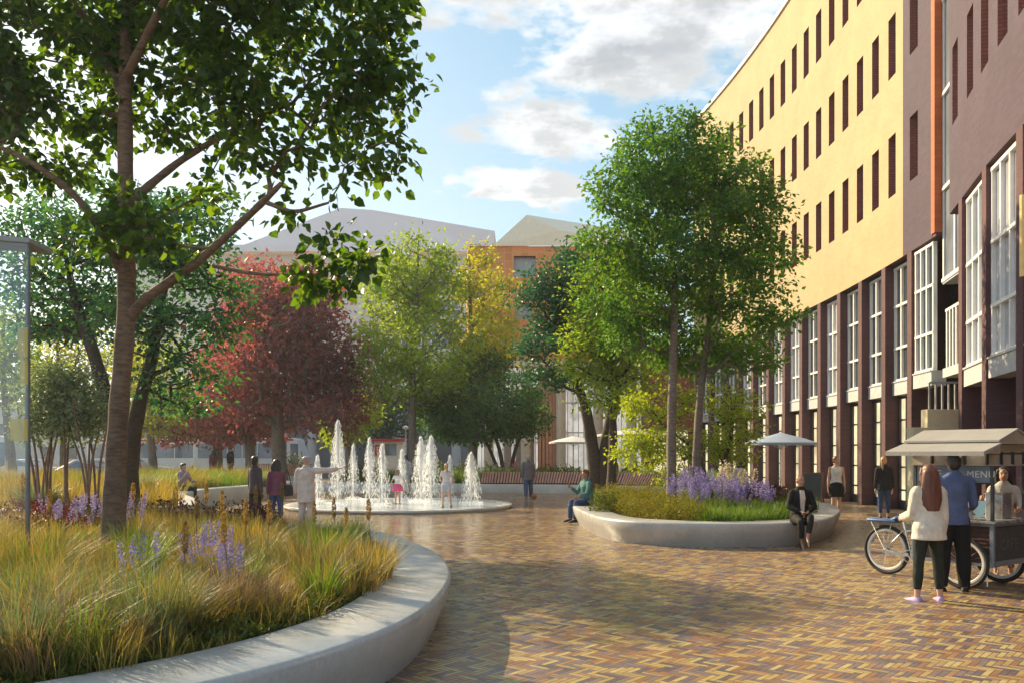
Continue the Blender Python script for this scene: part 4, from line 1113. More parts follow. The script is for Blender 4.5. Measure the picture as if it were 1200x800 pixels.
def skeleton(trunks, tips, r_tip, rise=.35, start=.3, expo=.46, wig=.10):
    """grow branches from trunk polylines to tips, each tip joining the nearest suitable node"""
    nodes, par, rad, istrunk = [], [], [], []
    strands = []
    for tr in trunks:
        base = len(nodes); P = smooth_open([t[0] for t in tr], 6); r = np.interp(np.linspace(0, 1, len(P)), np.linspace(0, 1, len(tr)), [t[1] for t in tr])
        for i, p in enumerate(P):
            nodes.append(p); par.append(base + i - 1 if i else -1); rad.append(r[i]); istrunk.append(i / len(P))
        strands.append(list(range(base, len(nodes))))
    nt = len(nodes)
    ok0 = [i for i in range(nt) if istrunk[i] >= start]
    T0 = np.array([nodes[i] for i in ok0])
    order = np.argsort([np.min(np.linalg.norm(T0 - t, axis=1)) for t in tips])
    nodes = [np.array(p) for p in nodes]
    A = np.array(nodes); usable = np.array([istrunk[i] >= start for i in range(nt)])
    bstr = []; tipnode = []
    for ti in order:
        t = tips[ti]; dv = t - A; dist = np.linalg.norm(dv, axis=1)
        cost = dist + np.maximum(0, rise * np.linalg.norm(dv[:, :2], axis=1) - dv[:, 2]) * 1.1
        cost[~usable] = 1e9
        j = int(np.argmin(cost)); a = A[j]; L = dist[j]
        k = max(2, min(7, int(L / .45) + 1)) if L > .3 else 2
        ctrl = a + (t - a) * .5 + np.array([0, 0, -.10 * L]) + rng.normal(0, wig * L, 3)
        ids = [j]; newp = []
        for q in range(1, k + 1):
            s = q / k
            p = a * (1 - s) ** 2 + ctrl * 2 * s * (1 - s) + t * s * s
            nodes.append(p); newp.append(p); par.append(ids[-1]); rad.append(0); istrunk.append(-1)
            ids.append(len(nodes) - 1)
        A = np.vstack([A, np.array(newp)]); usable = np.append(usable, [True] * k)
        bstr.append(ids); tipnode.append(ids[-1])
    flow = np.zeros(len(nodes))
    for i in tipnode: flow[i] += 1
    for i in range(len(nodes) - 1, nt - 1, -1): flow[par[i]] += flow[i]
    for i in range(nt, len(nodes)): rad[i] = r_tip * max(1, flow[i]) ** expo
    for ids in bstr:                               # never thicker than what it grows from
        for a, b in zip(ids[:-1], ids[1:]): rad[b] = min(rad[b], rad[a] * .92)
    return A, rad, strands, bstr, tipnode

def tree(name, label, trunks, lobes, D, ntips, per, lsize, lmat, bark, spread=.35, hero=False, group=None, r_tip=.012, cat='tree', aspect=.62, shell=.5, rise=.35, start=.3, gap=.0, flat=.75, expo=.46, extra_tips=None, tsides=10, jit=.35, sun_leaf=.5):
    b = trunks[0][0][0]
    root = thing(name, label, cat, tuple(b), group=group)
    # lobes -> tips
    L3 = []
    for lb in lobes:
        px, py, rx, ry = lb[:4]; dD = lb[4] if len(lb) > 4 else float(rng.uniform(-jit, jit)) * max(rx, 60) / FPX * D * 1.6
        DD = D + dD; c = np.array(at(px, py, DD)); L3.append((c, np.array([rx / FPX * DD, max(rx, ry) * .8 / FPX * DD, ry / FPX * DD])))
    vol = np.array([np.prod(r) ** .72 for c, r in L3]); vol /= vol.sum()
    tips = []
    if extra_tips is not None: tips += [np.array(t) for t in extra_tips]
    while len(tips) < ntips:
        c, r = L3[rng.choice(len(L3), p=vol)]
        u = unit(rng.normal(size=3)) * rng.uniform(0, 1) ** (1 / (3 + 3 * shell))
        t = c + u * r
        if gap and math.sin(t[0] * 2.1 + 1.3 * t[2]) * math.sin(t[1] * 1.9 + 2) * math.sin(t[2] * 2.4 + .7) > 1 - gap * 1.2: continue
        tips.append(t)
    tips = np.array(tips)
    A, rad, strands, bstr, tipn = skeleton(trunks, tips, r_tip, rise, start, expo)
    mb = MB()
    for ids in strands: mb.tube([A[i] for i in ids], [rad[i] * (1 + .05 * math.sin(i * 1.7)) for i in ids], tsides)
    for ids in bstr:
        rr = [min(rad[ids[0]] * .75, rad[ids[1]] * 1.25)] + [rad[i] for i in ids[1:]]
        mx = max(rr)
        mb.tube([A[i] for i in ids], rr, 7 if mx > .05 else (5 if mx > .02 else 3), cap=False)
    mb.build('trunk', bark, root, world=True, smooth=60)
    # leaves gathered in sprays round each tip and along its last stretch
    n = len(tips)
    T = np.repeat(np.arange(n), per)
    idx = np.array([[bs[-1], bs[-2], bs[max(0, len(bs) - 3)]] for bs in bstr])
    end, prev = A[idx[:, 0]], A[idx[:, 2]]
    tdir = unit(end - prev)
    s = rng.uniform(-.25, 1.0, len(T))[:, None]
    gs = rng.normal(0, 1, (len(T), 3)) * np.array([1, 1, flat]) * spread * .55
    C = end[T] - (end[T] - prev[T]) * np.clip(1 - s, 0, 1) * .7 + gs
    out = unit(gs + tdir[T] * .25 * spread)
    Dr = unit(out * 1.0 + rng.normal(0, .55, (len(T), 3)) + np.array([0, 0, -.35]))
    Nr = unit(np.array([0, 0, .8]) + rng.normal(0, .7, (len(T), 3)) + out * .3)
    sz = lsize * rng.uniform(.6, 1.25, len(T))
    leaf_mesh('crown', C, Dr, Nr, sz, lmat, root, aspect, hero)
    return root

def bark(name, c, sc=1.0):
    if name in _cache: return _cache[name]
    m, t, p = newmat(name)
    P_ = t.pos()
    mp = t.new('ShaderNodeMapping'); t.l.new(P_, mp.inputs[0]); mp.inputs['Scale'].default_value = (7 * sc, 7 * sc, 22 * sc)
    n1 = t.noise(1.2, 6, mp.outputs[0], .65)
    n2 = t.noise(1.6, 4, P_)
    col = t.mix(1.0, t.ramp(n1, [(.3, tuple(x * .45 for x in c)), (.55, c), (.75, tuple(min(1, x * 1.35) for x in c))]), t.ramp(n2, [(.3, (.75, .72, .7)), (.7, (1.1, 1.1, 1.08))]), 'MULTIPLY')
    t.l.new(col, p.inputs['Base Color']); p.inputs['Roughness'].default_value = .9
    t.l.new(t.bump(n1, .55, .02), p.inputs['Normal'])
    _cache[name] = m
    return m
BK_brown = bark('brown_bark', (.20, .125, .085))
BK_dark = bark('dark_bark', (.075, .055, .045))
BK_grey = bark('grey_bark', (.20, .165, .14))
L_hero = leafmat('lime_leaf', [(0.019, 0.05, 0.014), (0.031, 0.079, 0.016), (0.041, 0.097, 0.017), (0.062, 0.121, 0.018), (0.029, 0.066, 0.016)], .44, (4.0, 3.3, .5), .4)
L_teal = leafmat('teal_leaf', [(0.03, 0.099, 0.066), (0.046, 0.141, 0.075), (0.066, 0.165, 0.066), (0.099, 0.215, 0.05)], .42, (1.3, 1.6, .8))
L_red = leafmat('copper_leaf', [(0.187, 0.072, 0.086), (0.242, 0.094, 0.105), (0.308, 0.121, 0.121), (0.209, 0.088, 0.11), (0.374, 0.176, 0.121)], .45, (1.6, .95, .7), patch=.4, pscale=.3)
L_yel = leafmat('yellow_green_leaf', [(0.162, 0.298, 0.037), (0.227, 0.358, 0.041), (0.292, 0.404, 0.046), (0.138, 0.262, 0.037)], .48, (1.6, 1.4, .5), patch=.4, pscale=.4)
L_gold = leafmat('gold_leaf', [(0.319, 0.365, 0.038), (0.406, 0.44, 0.043), (0.291, 0.344, 0.038)], .5, (1.5, 1.3, .4))
L_mid = leafmat('mid_green_leaf', [(0.04, 0.125, 0.033), (0.061, 0.176, 0.037), (0.094, 0.209, 0.037), (0.16, 0.266, 0.037)], .46, (2.0, 1.7, .5), patch=.4, pscale=.5)
L_pine = leafmat('blue_green_leaf', [(0.028, 0.092, 0.07), (0.04, 0.12, 0.083), (0.055, 0.147, 0.083)], .35, (1.2, 1.5, .6))
L_deep = leafmat('deep_green_leaf', [(0.04, 0.11, 0.044), (0.066, 0.166, 0.048), (0.1, 0.199, 0.044)], .4, (1.8, 1.7, .5))
L_silver = leafmat('silver_leaf', [(0.173, 0.23, 0.13), (0.245, 0.302, 0.173), (0.317, 0.374, 0.245), (0.115, 0.173, 0.072)], .4, (1.3, 1.3, .7))
L_under = leafmat('sunlit_yellow_leaf', [(0.267, 0.352, 0.032), (0.34, 0.417, 0.036), (0.207, 0.305, 0.032), (0.389, 0.449, 0.043)], .5, (1.4, 1.3, .4))

def V3(px, py, D): return np.array(at(px, py, D))
def base(px, D, z=.42): return np.array((gx(px, D), D, z))
# foreground tree
D0 = 11.5
tr = [(base(133, D0, .40), .175), (V3(135, 560, D0), .140), (V3(140, 470, D0), .125), (V3(148, 360, D0), .118), (V3(147, 220, D0), .105), (V3(147, 90, D0 + .1), .085), (V3(150, -60, D0 + .2), .06), (V3(155, -190, D0 + .2), .03)]
br = [[(V3(150, 374, D0), .082), (V3(172, 350, D0 - .1), .068), (V3(225, 312, D0 - .3), .058), (V3(262, 280, D0 - .5), .05), (V3(305, 240, D0 - .7), .045), (V3(330, 215, D0 - .8), .03)],
      [(V3(149, 242, D0), .065), (V3(182, 212, D0 + .2), .054), (V3(225, 180, D0 + .4), .046), (V3(290, 145, D0 + .6), .034), (V3(345, 120, D0 + .9), .025)],
      [(V3(144, 322, D0), .066), (V3(118, 272, D0 - .2), .054), (V3(88, 230, D0 - .4), .044), (V3(35, 190, D0 - .6), .034), (V3(-30, 160, D0 - .7), .025)],
      [(V3(147, 120, D0), .07), (V3(118, 60, D0 + .4), .055), (V3(85, 0, D0 + .8), .04), (V3(50, -60, D0 + 1), .02)],
      [(V3(148, 90, D0), .06), (V3(178, 30, D0 - .4), .05), (V3(215, -40, D0 - .8), .035), (V3(240, -90, D0 - 1), .02)],
      [(V3(250, 312, D0 - .35), .026), (V3(300, 321, D0 - .6), .022), (V3(360, 322, D0 - .9), .014)],
      [(V3(313, 238, D0 - .72), .03), (V3(345, 248, D0 - .9), .024), (V3(385, 238, D0 - 1.1), .014)]]
lobes = [(50, 60, 100, 85), (170, 30, 110, 75), (290, 40, 100, 80), (395, 40, 85, 55), (440, 110, 60, 40), (340, 140, 85, 42), (425, 185, 66, 30), (50, 160, 85, 50), (190, 130, 80, 45), (-30, 130, 80, 90),
         (95, 265, 52, 34, -.5), (175, 250, 40, 40, -.5), (265, 95, 60, 60), (455, 25, 50, 25), (330, -70, 170, 70), (120, -90, 190, 80), (-60, 0, 90, 110),
         (400, 305, 66, 26, -1.0), (355, 335, 40, 20, -.95), (440, 285, 34, 18, -1.1), (470, 180, 28, 10), (480, 90, 20, 20), (485, 15, 25, 12), (340, 270, 16, 22, -.8), (255, 215, 34, 22), (20, 215, 40, 20), (330, 185, 60, 26), (60, 295, 26, 20, -.5)]
t1 = tree('tall_tree', 'tall tree with large heart shaped leaves and leaning brown trunk in the foreground grass planter', [tr] + br, lobes, D0, 640, 28, .135, L_hero, BK_brown, .27, True, None, .009, shell=.35, start=.5, aspect=.85, rise=.15, expo=.42, tsides=16, jit=.55)
# dark double-trunk tree behind it
D1 = 19.5
tr = [(base(148, D1, .2), .26), (V3(142, 540, D1), .21), (V3(128, 480, D1), .17), (V3(110, 415, D1), .14), (V3(88, 350, D1 + .3), .10), (V3(75, 290, D1 + .5), .04)]
tr2 = [(base(153, D1, .2), .22), (V3(153, 540, D1), .19), (V3(164, 470, D1), .16), (V3(178, 420, D1), .13), (V3(190, 350, D1 - .3), .09), (V3(205, 290, D1 - .3), .04)]
lobes = [(55, 290, 55, 35), (130, 250, 85, 40), (205, 275, 65, 40), (245, 330, 45, 22), (190, 380, 85, 32), (90, 350, 70, 30), (25, 330, 40, 22), (240, 240, 40, 22), (205, 430, 60, 26), (262, 378, 36, 22), (60, 390, 45, 20), (150, 310, 60, 30), (40, 250, 40, 20), (250, 285, 40, 16), (210, 470, 40, 16)]
tree('spreading_tree', 'dark blue-green tree whose trunk forks low, directly behind the leaning foreground trunk', [tr, tr2], lobes, D1, 430, 32, .145, L_teal, BK_dark, .5, group=None, r_tip=.012, flat=.4, start=.42, rise=.2, jit=.6)
# copper red trees
def simple_trunk(px, D, pytop, r, lean=0, z0=.1):
    h = at(px, pytop, D).z - z0
    b = base(px, D, z0)
    return [(b + np.array([0, 0, h * f]) + np.array([lean * f * f + .04 * h * math.sin(5 * f + px) * .3, .03 * h * math.sin(3 * f + px), 0]), r * (1 - .8 * f)) for f in (0, .12, .3, .5, .75, 1)]
tree('copper_tree', 'large copper red tree with two-metre clear trunk behind the fountain', [simple_trunk(330, 44, 330, .42)], [(345, 360, 60, 45), (380, 400, 62, 50), (320, 400, 70, 50), (330, 460, 100, 36), (415, 450, 32, 36), (390, 490, 45, 20), (300, 350, 40, 40), (360, 330, 30, 20), (275, 440, 40, 40), (350, 430, 60, 40)], 44, 560, 28, .29, L_red, BK_grey, .8, r_tip=.03, start=.3, jit=.5, group='copper red trees beyond the fountain')
tree('copper_tree', 'middle copper red tree, its trunk in front of the bus window', [simple_trunk(291, 50, 350, .36)], [(300, 340, 40, 35), (275, 430, 40, 50), (265, 480, 40, 28), (300, 490, 45, 22), (250, 500, 35, 16), (290, 400, 50, 40)], 50, 320, 30, .32, L_red, BK_grey, .8, r_tip=.03, start=.3, jit=.4, group='copper red trees beyond the fountain')
tree('copper_tree', 'small copper red tree with dark trunk, left of the other copper trees', [simple_trunk(252, 56, 430, .4)], [(215, 500, 40, 20), (240, 480, 36, 24), (262, 500, 30, 18)], 56, 110, 22, .32, L_red, BK_dark, .8, r_tip=.03, group='copper red trees beyond the fountain')
# yellow green slim trees in the middle
tree('slim_tree', 'pale yellow-green slim tree with light grey trunk rising behind the fountain jets', [simple_trunk(487, 42.5, 290, .24, z0=.2)], [(490, 305, 45, 32), (470, 350, 48, 40), (515, 350, 35, 45), (465, 400, 45, 40), (515, 410, 46, 42), (440, 425, 32, 26), (480, 450, 55, 28), (455, 330, 28, 20), (525, 450, 40, 25)], 42.5, 520, 26, .23, L_yel, BK_grey, .55, r_tip=.018, jit=.5, gap=.5, group='slim trees behind the fountain')
tree('slim_tree', 'bright yellow slim tree in front of the orange tiled wall', [simple_trunk(553, 44, 290, .22, z0=.2)], [(560, 305, 24, 22), (572, 340, 30, 24), (590, 380, 26, 26), (548, 380, 30, 30), (560, 420, 36, 28), (540, 335, 16, 22), (585, 410, 20, 14)], 44, 230, 22, .22, L_gold, BK_grey, .5, r_tip=.018, jit=.5, gap=.4, group='slim trees behind the fountain')
tree('broad_tree', 'low broad deep green tree with bare lower trunk beside the fountain', [simple_trunk(552, 42.2, 420, .2, z0=.2)], [(560, 430, 40, 20), (540, 465, 50, 26), (595, 460, 46, 26), (510, 485, 28, 20), (620, 485, 22, 22), (565, 495, 60, 20), (530, 500, 30, 16), (585, 420, 22, 12)], 42.2, 420, 28, .21, L_deep, BK_grey, .4, r_tip=.012, start=.45, jit=.6)
tree('multi_stem_tree', 'small dark tree branching from the ground behind the slatted bench', [[(base(592, 43, .3), .13), (V3(585, 525, 43), .1), (V3(575, 500, 43), .06)], [(base(594, 43, .3), .13), (V3(606, 520, 43), .09), (V3(618, 495, 43), .05)], [(base(590, 43, .3), .1), (V3(572, 522, 43), .08), (V3(560, 505, 43), .05)]], [(600, 480, 40, 24), (570, 490, 30, 20), (622, 495, 18, 18)], 43, 130, 24, .2, L_deep, BK_dark, .55, r_tip=.016, start=.4)
# dark forked tree right of centre
D2 = 28.0
tr = [(base(696, D2, .3), .30), (V3(697, 550, D2), .24), (V3(692, 510, D2), .20), (V3(684, 470, D2), .16), (V3(668, 430, D2), .11), (V3(655, 370, D2), .05)]
tr2 = [(base(706, D2, .3), .28), (V3(708, 545, D2), .24), (V3(714, 500, D2), .20), (V3(722, 455, D2), .16), (V3(718, 400, D2), .12), (V3(710, 320, D2), .04)]
tree('forked_tree', 'dark forked tree with blue-green layered foliage left of the round planter', [tr, tr2], [(655, 320, 34, 18), (640, 350, 34, 20), (660, 385, 40, 22), (635, 405, 30, 14), (650, 440, 40, 14), (690, 300, 34, 22), (700, 350, 40, 26), (670, 345, 30, 30)], D2, 320, 28, .16, L_pine, BK_dark, .5, r_tip=.014, flat=.3, start=.35, jit=.3)
tree('forked_tree', 'yellow-green broad tree overlapping the dark forked one left of the round planter', [simple_trunk(716, 26.5, 330, .17, z0=.3)], [(700, 340, 36, 30), (715, 390, 48, 36), (695, 420, 36, 30), (740, 430, 46, 34), (720, 460, 40, 20), (745, 370, 40, 40), (685, 385, 24, 24), (740, 320, 34, 22)], 26.5, 460, 26, .13, L_yel, BK_dark, .4, r_tip=.012, start=.45, jit=.4)
# trees in the round planter
D3 = 20.5
tr = [(base(787, D3 - .3, .40), .125), (V3(787, 500, D3 - .3), .11), (V3(789, 420, D3 - .3), .095), (V3(790, 330, D3 - .2), .075), (V3(780, 240, D3), .05), (V3(775, 170, D3), .02)]
tree('round_planter_tree', 'tall dark green tree on the left slim trunk of the round planter', [tr], [(775, 150, 36, 22), (765, 185, 50, 34), (735, 225, 42, 30), (700, 238, 20, 8), (775, 235, 60, 36), (720, 295, 45, 34), (780, 295, 60, 34), (735, 350, 55, 36), (790, 345, 50, 34), (760, 395, 52, 26), (700, 275, 20, 12), (745, 160, 18, 12)], D3 - .2, 520, 32, .125, L_mid, BK_grey, .29, r_tip=.008, start=.4, jit=.5, shell=.6, group='tall trees of the round planter')
tr = [(base(815, D3 + .3, .40), .12), (V3(817, 520, D3 + .3), .105), (V3(822, 450, D3 + .3), .09), (V3(832, 370, D3 + .2), .075), (V3(838, 270, D3), .05), (V3(822, 190, D3), .02)]
tree('round_planter_tree', 'tall dark green tree on the right leaning trunk, crown overlapping the sand brick wall', [tr], [(815, 165, 40, 22), (842, 200, 50, 32), (880, 240, 44, 30), (850, 265, 60, 36), (900, 232, 24, 10), (890, 300, 44, 30), (840, 330, 60, 36), (905, 330, 28, 20), (860, 380, 60, 32), (915, 370, 26, 18), (820, 415, 50, 22), (880, 420, 40, 18), (905, 298, 20, 12), (860, 225, 40, 30), (810, 220, 40, 40)], D3 + .4, 560, 32, .125, L_mid, BK_grey, .29, r_tip=.008, start=.4, jit=.5, shell=.6, group='tall trees of the round planter')
D4 = 23.2
tr = [(base(843, D4, .4), .07), (V3(848, 545, D4), .06), (V3(858, 500, D4), .045), (V3(855, 450, D4), .02)]
tr2 = [(base(838, D4, .4), .065), (V3(815, 530, D4), .05), (V3(780, 500, D4), .035), (V3(760, 475, D4), .015)]
tree('understorey_tree', 'small sunlit yellow tree under the tall trunks of the round planter', [tr, tr2], [(745, 475, 26, 16), (770, 470, 40, 26), (760, 510, 40, 16), (745, 530, 30, 10), (790, 520, 40, 22), (790, 560, 30, 12), (840, 470, 45, 26), (860, 500, 36, 22), (858, 530, 28, 16), (835, 520, 30, 20), (880, 480, 16, 14), (765, 545, 36, 12)], D4, 250, 28, .115, L_under, BK_dark, .28, r_tip=.007, start=.3, flat=.5, jit=.5, gap=.3)
# far trees behind the left planting
k = 0
for (px, D, top, r, lobes, lm, lab) in [
    (178, 52, 430, .3, [(165, 430, 40, 26), (195, 455, 46, 26), (215, 490, 40, 16), (175, 490, 40, 16), (150, 470, 30, 24), (240, 465, 24, 10)], L_gold, 'yellow tree with grey trunk left of the copper trees, in front of the bus'),
    (70, 60, 390, .3, [(60, 400, 50, 36), (95, 440, 40, 32), (40, 440, 40, 40), (80, 380, 30, 24), (110, 400, 26, 26)], L_gold, 'bright yellow tree far behind the silver shrub'),
    (8, 48, 360, .3, [(0, 390, 40, 40), (22, 430, 34, 34), (-20, 430, 40, 50), (30, 400, 18, 24)], L_yel, 'yellow-green tree seen through the glass corner at the left edge'),
    (160, 62, 440, .4, [(150, 420, 44, 30), (130, 470, 40, 30), (185, 410, 30, 24)], L_yel, 'dull green tree with dark trunk beside the yellow one by the street'),
    (410, 52, 450, .2, [(410, 490, 20, 18), (425, 480, 16, 14), (398, 505, 18, 10)], L_yel, 'small yellow-green tree between the copper tree and the fountain jets'),
    (450, 66, 440, .3, [(445, 470, 36, 22), (470, 490, 34, 22), (430, 500, 30, 18)], L_pine, 'blue-green tree in front of the pale hall colonnade')]:
    tree('street_tree', lab, [simple_trunk(px, D, top, r)], lobes, D, 130, 22, .3, lm, BK_dark if k % 2 else BK_grey, .8, r_tip=.03, group='trees along the street', jit=.4); k += 1
# multi-stem silver shrub
D5 = 17.5
stems = []
for i in range(17):
    x0 = 72 + rng.uniform(-32, 42); x1 = x0 + rng.uniform(-34, 34)
    dd = rng.uniform(-.6, .6)
    stems.append([(base(x0, D5 + dd, .3), .026), (V3(x0 + (x1 - x0) * .3, 545, D5 + dd), .023), (V3(x0 + (x1 - x0) * .8, 500, D5 + dd), .018), (V3(x1, 465, D5 + dd), .008)])
tree('silver_shrub', 'silvery multi-stemmed shrub of bare thin stems behind the foreground planter', stems, [(75, 455, 40, 24), (100, 480, 26, 22), (52, 480, 24, 24), (80, 490, 40, 20), (40, 500, 16, 16), (112, 500, 14, 14), (60, 440, 20, 12)], D5, 300, 26, .09, L_silver, M('tan_stem', (.19, .115, .08), .85, .3), .3, r_tip=.006, start=.45, cat='shrub', shell=.3)
# ------------------------------------------------------------------ more planters, benches, fountain
C_pts = [(-7.4, 19.4), (-8.3, 22.5), (-9.9, 26), (-10.3, 29), (-9.7, 33), (-9.4, 36.5), (-11.2, 39.5), (-18, 41), (-26, 38), (-28, 28), (-24, 19.8), (-14, 18.0), (-9, 18.1)]
plC, inC = planter('big planted bed left of the fountain, a man in mauve sitting on its rim', C_pts, .5, .58, M_conc2, .08)
arc = smooth_open([(-9.2, 41.8), (-7.2, 40.6), (-4, 39.6), (-.5, 39.2), (2.5, 38.6), (5.5, 37.2), (8.5, 34.6)], 8)
an = normals2(arc, False)
if an[len(an) // 2][1] > 0: an = -an            # toward the square
def sweep(mb, P, N, prof, mi=0):
    mb.rings([[(p[0] + n[0] * o, p[1] + n[1] * o, z) for o, z in prof] for p, n in zip(P, N)], mi)
ab = thing('curved_bench', 'long curved white bench plinth with a copper slatted back, behind the fountain', 'bench', (0, 39, 0))
mb = MB(); sweep(mb, arc, an, [(.32, 0), (.36, .36), (.34, .40), (-.45, .40), (-.45, 0)]); mb.build('plinth', M_conc2, ab, world=True, smooth=40)
slat = M('copper_wood', (.42, .21, .15), .6, .25, 3, world=True)
fine = smooth_open(arc[::4], 60)
fine = fine[(fine[:, 0] > -1.5) & (fine[:, 0] < 7.6)]; fN = normals2(fine, False)
if fN[len(fN) // 2][1] > 0: fN = -fN
acc, last = 0, fine[0]; mb = MB()
for p, n in zip(fine, fN):
    if np.linalg.norm(p - last) < .115: continue
    last = p; t = Vector((-n[1], n[0], 0)); nn = Vector((n[0], n[1], 0))
    a = Vector((p[0], p[1], .46)) + nn * .26; b = Vector((p[0], p[1], .95)) - nn * .30
    zz = (b - a).normalized()
    mb.box((a + b) / 2, (.075, .035, (b - a).length), ax=(t, t.cross(zz), zz))
mb.build('slats', slat, ab, world=True, smooth=0)
mb = MB(); sweep(mb, fine[::6], fN[::6], [(.2, .40), (.2, .455), (-.28, .88), (-.33, .88), (-.33, .40)]); mb.build('back_frame', M_dark, ab, world=True, smooth=0)
# slatted screen further left
ss = thing('slatted_bench', 'pinkish slatted bench back behind the three standing people, left of the fountain', 'bench', (gx(325, 46), 46, 0))
mb = MB()
for x in np.arange(gx(298, 46), gx(352, 46), .13): mb.box((x, 46, .95), (.085, .05, .62))
mb.build('slats', slat, ss, world=True, smooth=0)
mb = MB(); mb.box((gx(325, 46), 46.15, .3), (gx(354, 46) - gx(296, 46), .6, .6)); mb.bar((gx(296, 46), 46.06, 1.2), (gx(354, 46), 46.06, 1.2), .05); mb.build('base', M_conc2, ss, world=True, smooth=0)

FX, FY, FR = -3.75, 28.5, 3.75
pool = thing('fountain', 'shallow round white fountain basin set in the paving with spraying jets', 'fountain', (FX, FY, 0))
mb = MB(); mb.lathe([(FR - .1, 0), (FR - .1, .05), (FR, .055), (FR, .10), (FR - .02, .115), (FR - .30, .112), (FR - .34, .085), (.02, .08)], (0, 0, 0), 96)
mb.build('basin', concrete('fountain_stone', (.66, .66, .66), .25), pool, smooth=40)
m_w, t, p = newmat('shallow_water')
p.inputs['Base Color'].default_value = (.62, .66, .69, 1); p.inputs['Roughness'].default_value = .06; p.inputs['Specular IOR Level'].default_value = .9
t.l.new(t.bump(t.noise(9, 4, t.pos()), .5, .03), p.inputs['Normal'])
mb = MB(); mb.lathe([(FR - .335, .088), (FR - .335, .098), (.02, .099)], (0, 0, 0), 64); mb.build('water', m_w, pool, smooth=40)
m_j, t, p = newmat('spray')
p.inputs['Base Color'].default_value = (.93, .95, .97, 1); p.inputs['Roughness'].default_value = .25
tr_ = t.new('ShaderNodeBsdfTranslucent'); tr_.inputs[0].default_value = (.95, .97, 1, 1)
mx = t.new('ShaderNodeMixShader'); mx.inputs[0].default_value = .7
t.l.new(p.outputs[0], mx.inputs[1]); t.l.new(tr_.outputs[0], mx.inputs[2]); t.l.new(mx.outputs[0], t.n['Material Output'].inputs[0])
def drops(C, Dv, ln, wd):
    Dv = unit(Dv); S = unit(np.cross(Dv, np.array([.3, .9, .25]))); U = np.cross(S, Dv)
    a, b_ = ln[:, None] * .5, wd[:, None] * .5
    V = np.stack([C - Dv * a, C + S * b_, C + U * b_, C - S * b_, C - U * b_, C + Dv * a], 1).reshape(-1, 3)
    f = np.array([[0, 2, 1], [0, 3, 2], [0, 4, 3], [0, 1, 4], [5, 1, 2], [5, 2, 3], [5, 3, 4], [5, 4, 1]])
    return V, (np.arange(len(C))[:, None, None] * 6 + f[None]).reshape(-1, 3)
def jet(px, D, top, wide, n, label):
    b = np.array([gx(px, D), D, .1]); H = at(px, top, D).z - .1
    root = thing('water_jet', label, 'water jet', tuple(b), group='fountain jets')
    # rising core
    s = rng.uniform(0, 1, n) ** .8; rr = .022 + .035 * s
    th = rng.uniform(0, 6.28, n)
    C = np.c_[np.cos(th) * rr * rng.uniform(0, 1, n), np.sin(th) * rr * rng.uniform(0, 1, n), s * H]
    V1, F1 = drops(C, np.c_[rng.normal(0, .05, (n, 2)), np.ones(n)], rng.uniform(.08, .24, n), rng.uniform(.010, .024, n))
    # falling veil
    m = n * 3; th = rng.uniform(0, 6.28, m); t_ = rng.uniform(0, 1, m); R_ = wide * 1.05 * rng.uniform(.25, 1, m)
    start = H * rng.uniform(.72, 1.02, m)
    z = start - t_ ** 2 * start * rng.uniform(.8, 1, m); r = R_ * t_ ** .8
    C2 = np.c_[np.cos(th) * r, np.sin(th) * r, np.maximum(z, .02)]
    dv = np.c_[np.cos(th) * R_ * .5, np.sin(th) * R_ * .5, -2 * t_ * start - .15]
    V2, F2 = drops(C2, dv, rng.uniform(.03, .14, m), rng.uniform(.006, .014, m))
    # splash at the foot
    q = n; th = rng.uniform(0, 6.28, q); r = wide * 1.15 * np.sqrt(rng.uniform(0, 1, q))
    C3 = np.c_[np.cos(th) * r, np.sin(th) * r, rng.uniform(0, .14, q)]
    V3_, F3 = drops(C3, rng.normal(0, 1, (q, 3)), rng.uniform(.02, .05, q), rng.uniform(.008, .018, q))
    V = np.concatenate([V1, V2, V3_]); F_ = np.concatenate([F1, F2 + len(V1), F3 + len(V1) + len(V2)])
    mesh_np('spray', V, F_, m_j, root, world=False)
JETS = [(396, 27.2, 494, .34, 800, 'tallest fountain jet, right beside the old man pointing'), (433, 29.5, 514, .30, 560, 'medium fountain jet third from the pointing man'), (448, 26.8, 521, .28, 360, 'short near fountain jet just left of the child in pink skirt'),
        (414, 30.6, 521, .26, 320, 'far thin fountain jet second from the pointing man'), (493, 29.0, 513, .38, 800, 'left half of the broad double fountain plume'), (505, 28.2, 512, .38, 800, 'right half of the broad double fountain plume, beside the girl in shorts'),
        (552, 27.6, 531, .36, 640, 'rightmost fountain jet, near the basin edge'), (471, 30.8, 527, .26, 300, 'far low fountain jet behind the child in pink skirt'), (527, 30.9, 534, .24, 260, 'far low fountain jet behind the girl in shorts'), (372, 28.6, 534, .26, 280, 'leftmost low fountain jet behind the pointing man')]
for j in JETS: jet(*j)

# ------------------------------------------------------------------ grasses and flowers
def blades(C, az, lean, H, W, droop=.25, segs=3):
    n = len(C); d = np.c_[np.cos(az), np.sin(az), np.zeros(n)]; sd_ = np.c_[-np.sin(az), np.cos(az), np.zeros(n)]
    tw = rng.uniform(-.9, .9, n)[:, None]; side = unit(sd_ + d * tw)
    rows = []
    for i in range(segs + 1):
        s = i / segs
        p = C + d * (lean * H * s ** 1.7)[:, None] + np.array([0, 0, 1]) * (H * (s - droop * lean * s ** 2.4))[:, None]
        w_ = W * (1 - .88 * s ** 1.6) * (.75 + .25 * min(1, s * 4))
        rows.append(p + side * (w_ / 2)[:, None]); rows.append(p - side * (w_ / 2)[:, None])
    V = np.stack(rows, 1).reshape(-1, 3); k = 2 * (segs + 1)
    f = np.array([[2 * i, 2 * i + 1, 2 * i + 3, 2 * i + 2] for i in range(segs)])
    return V, (np.arange(n)[:, None, None] * k + f[None]).reshape(-1, 4)
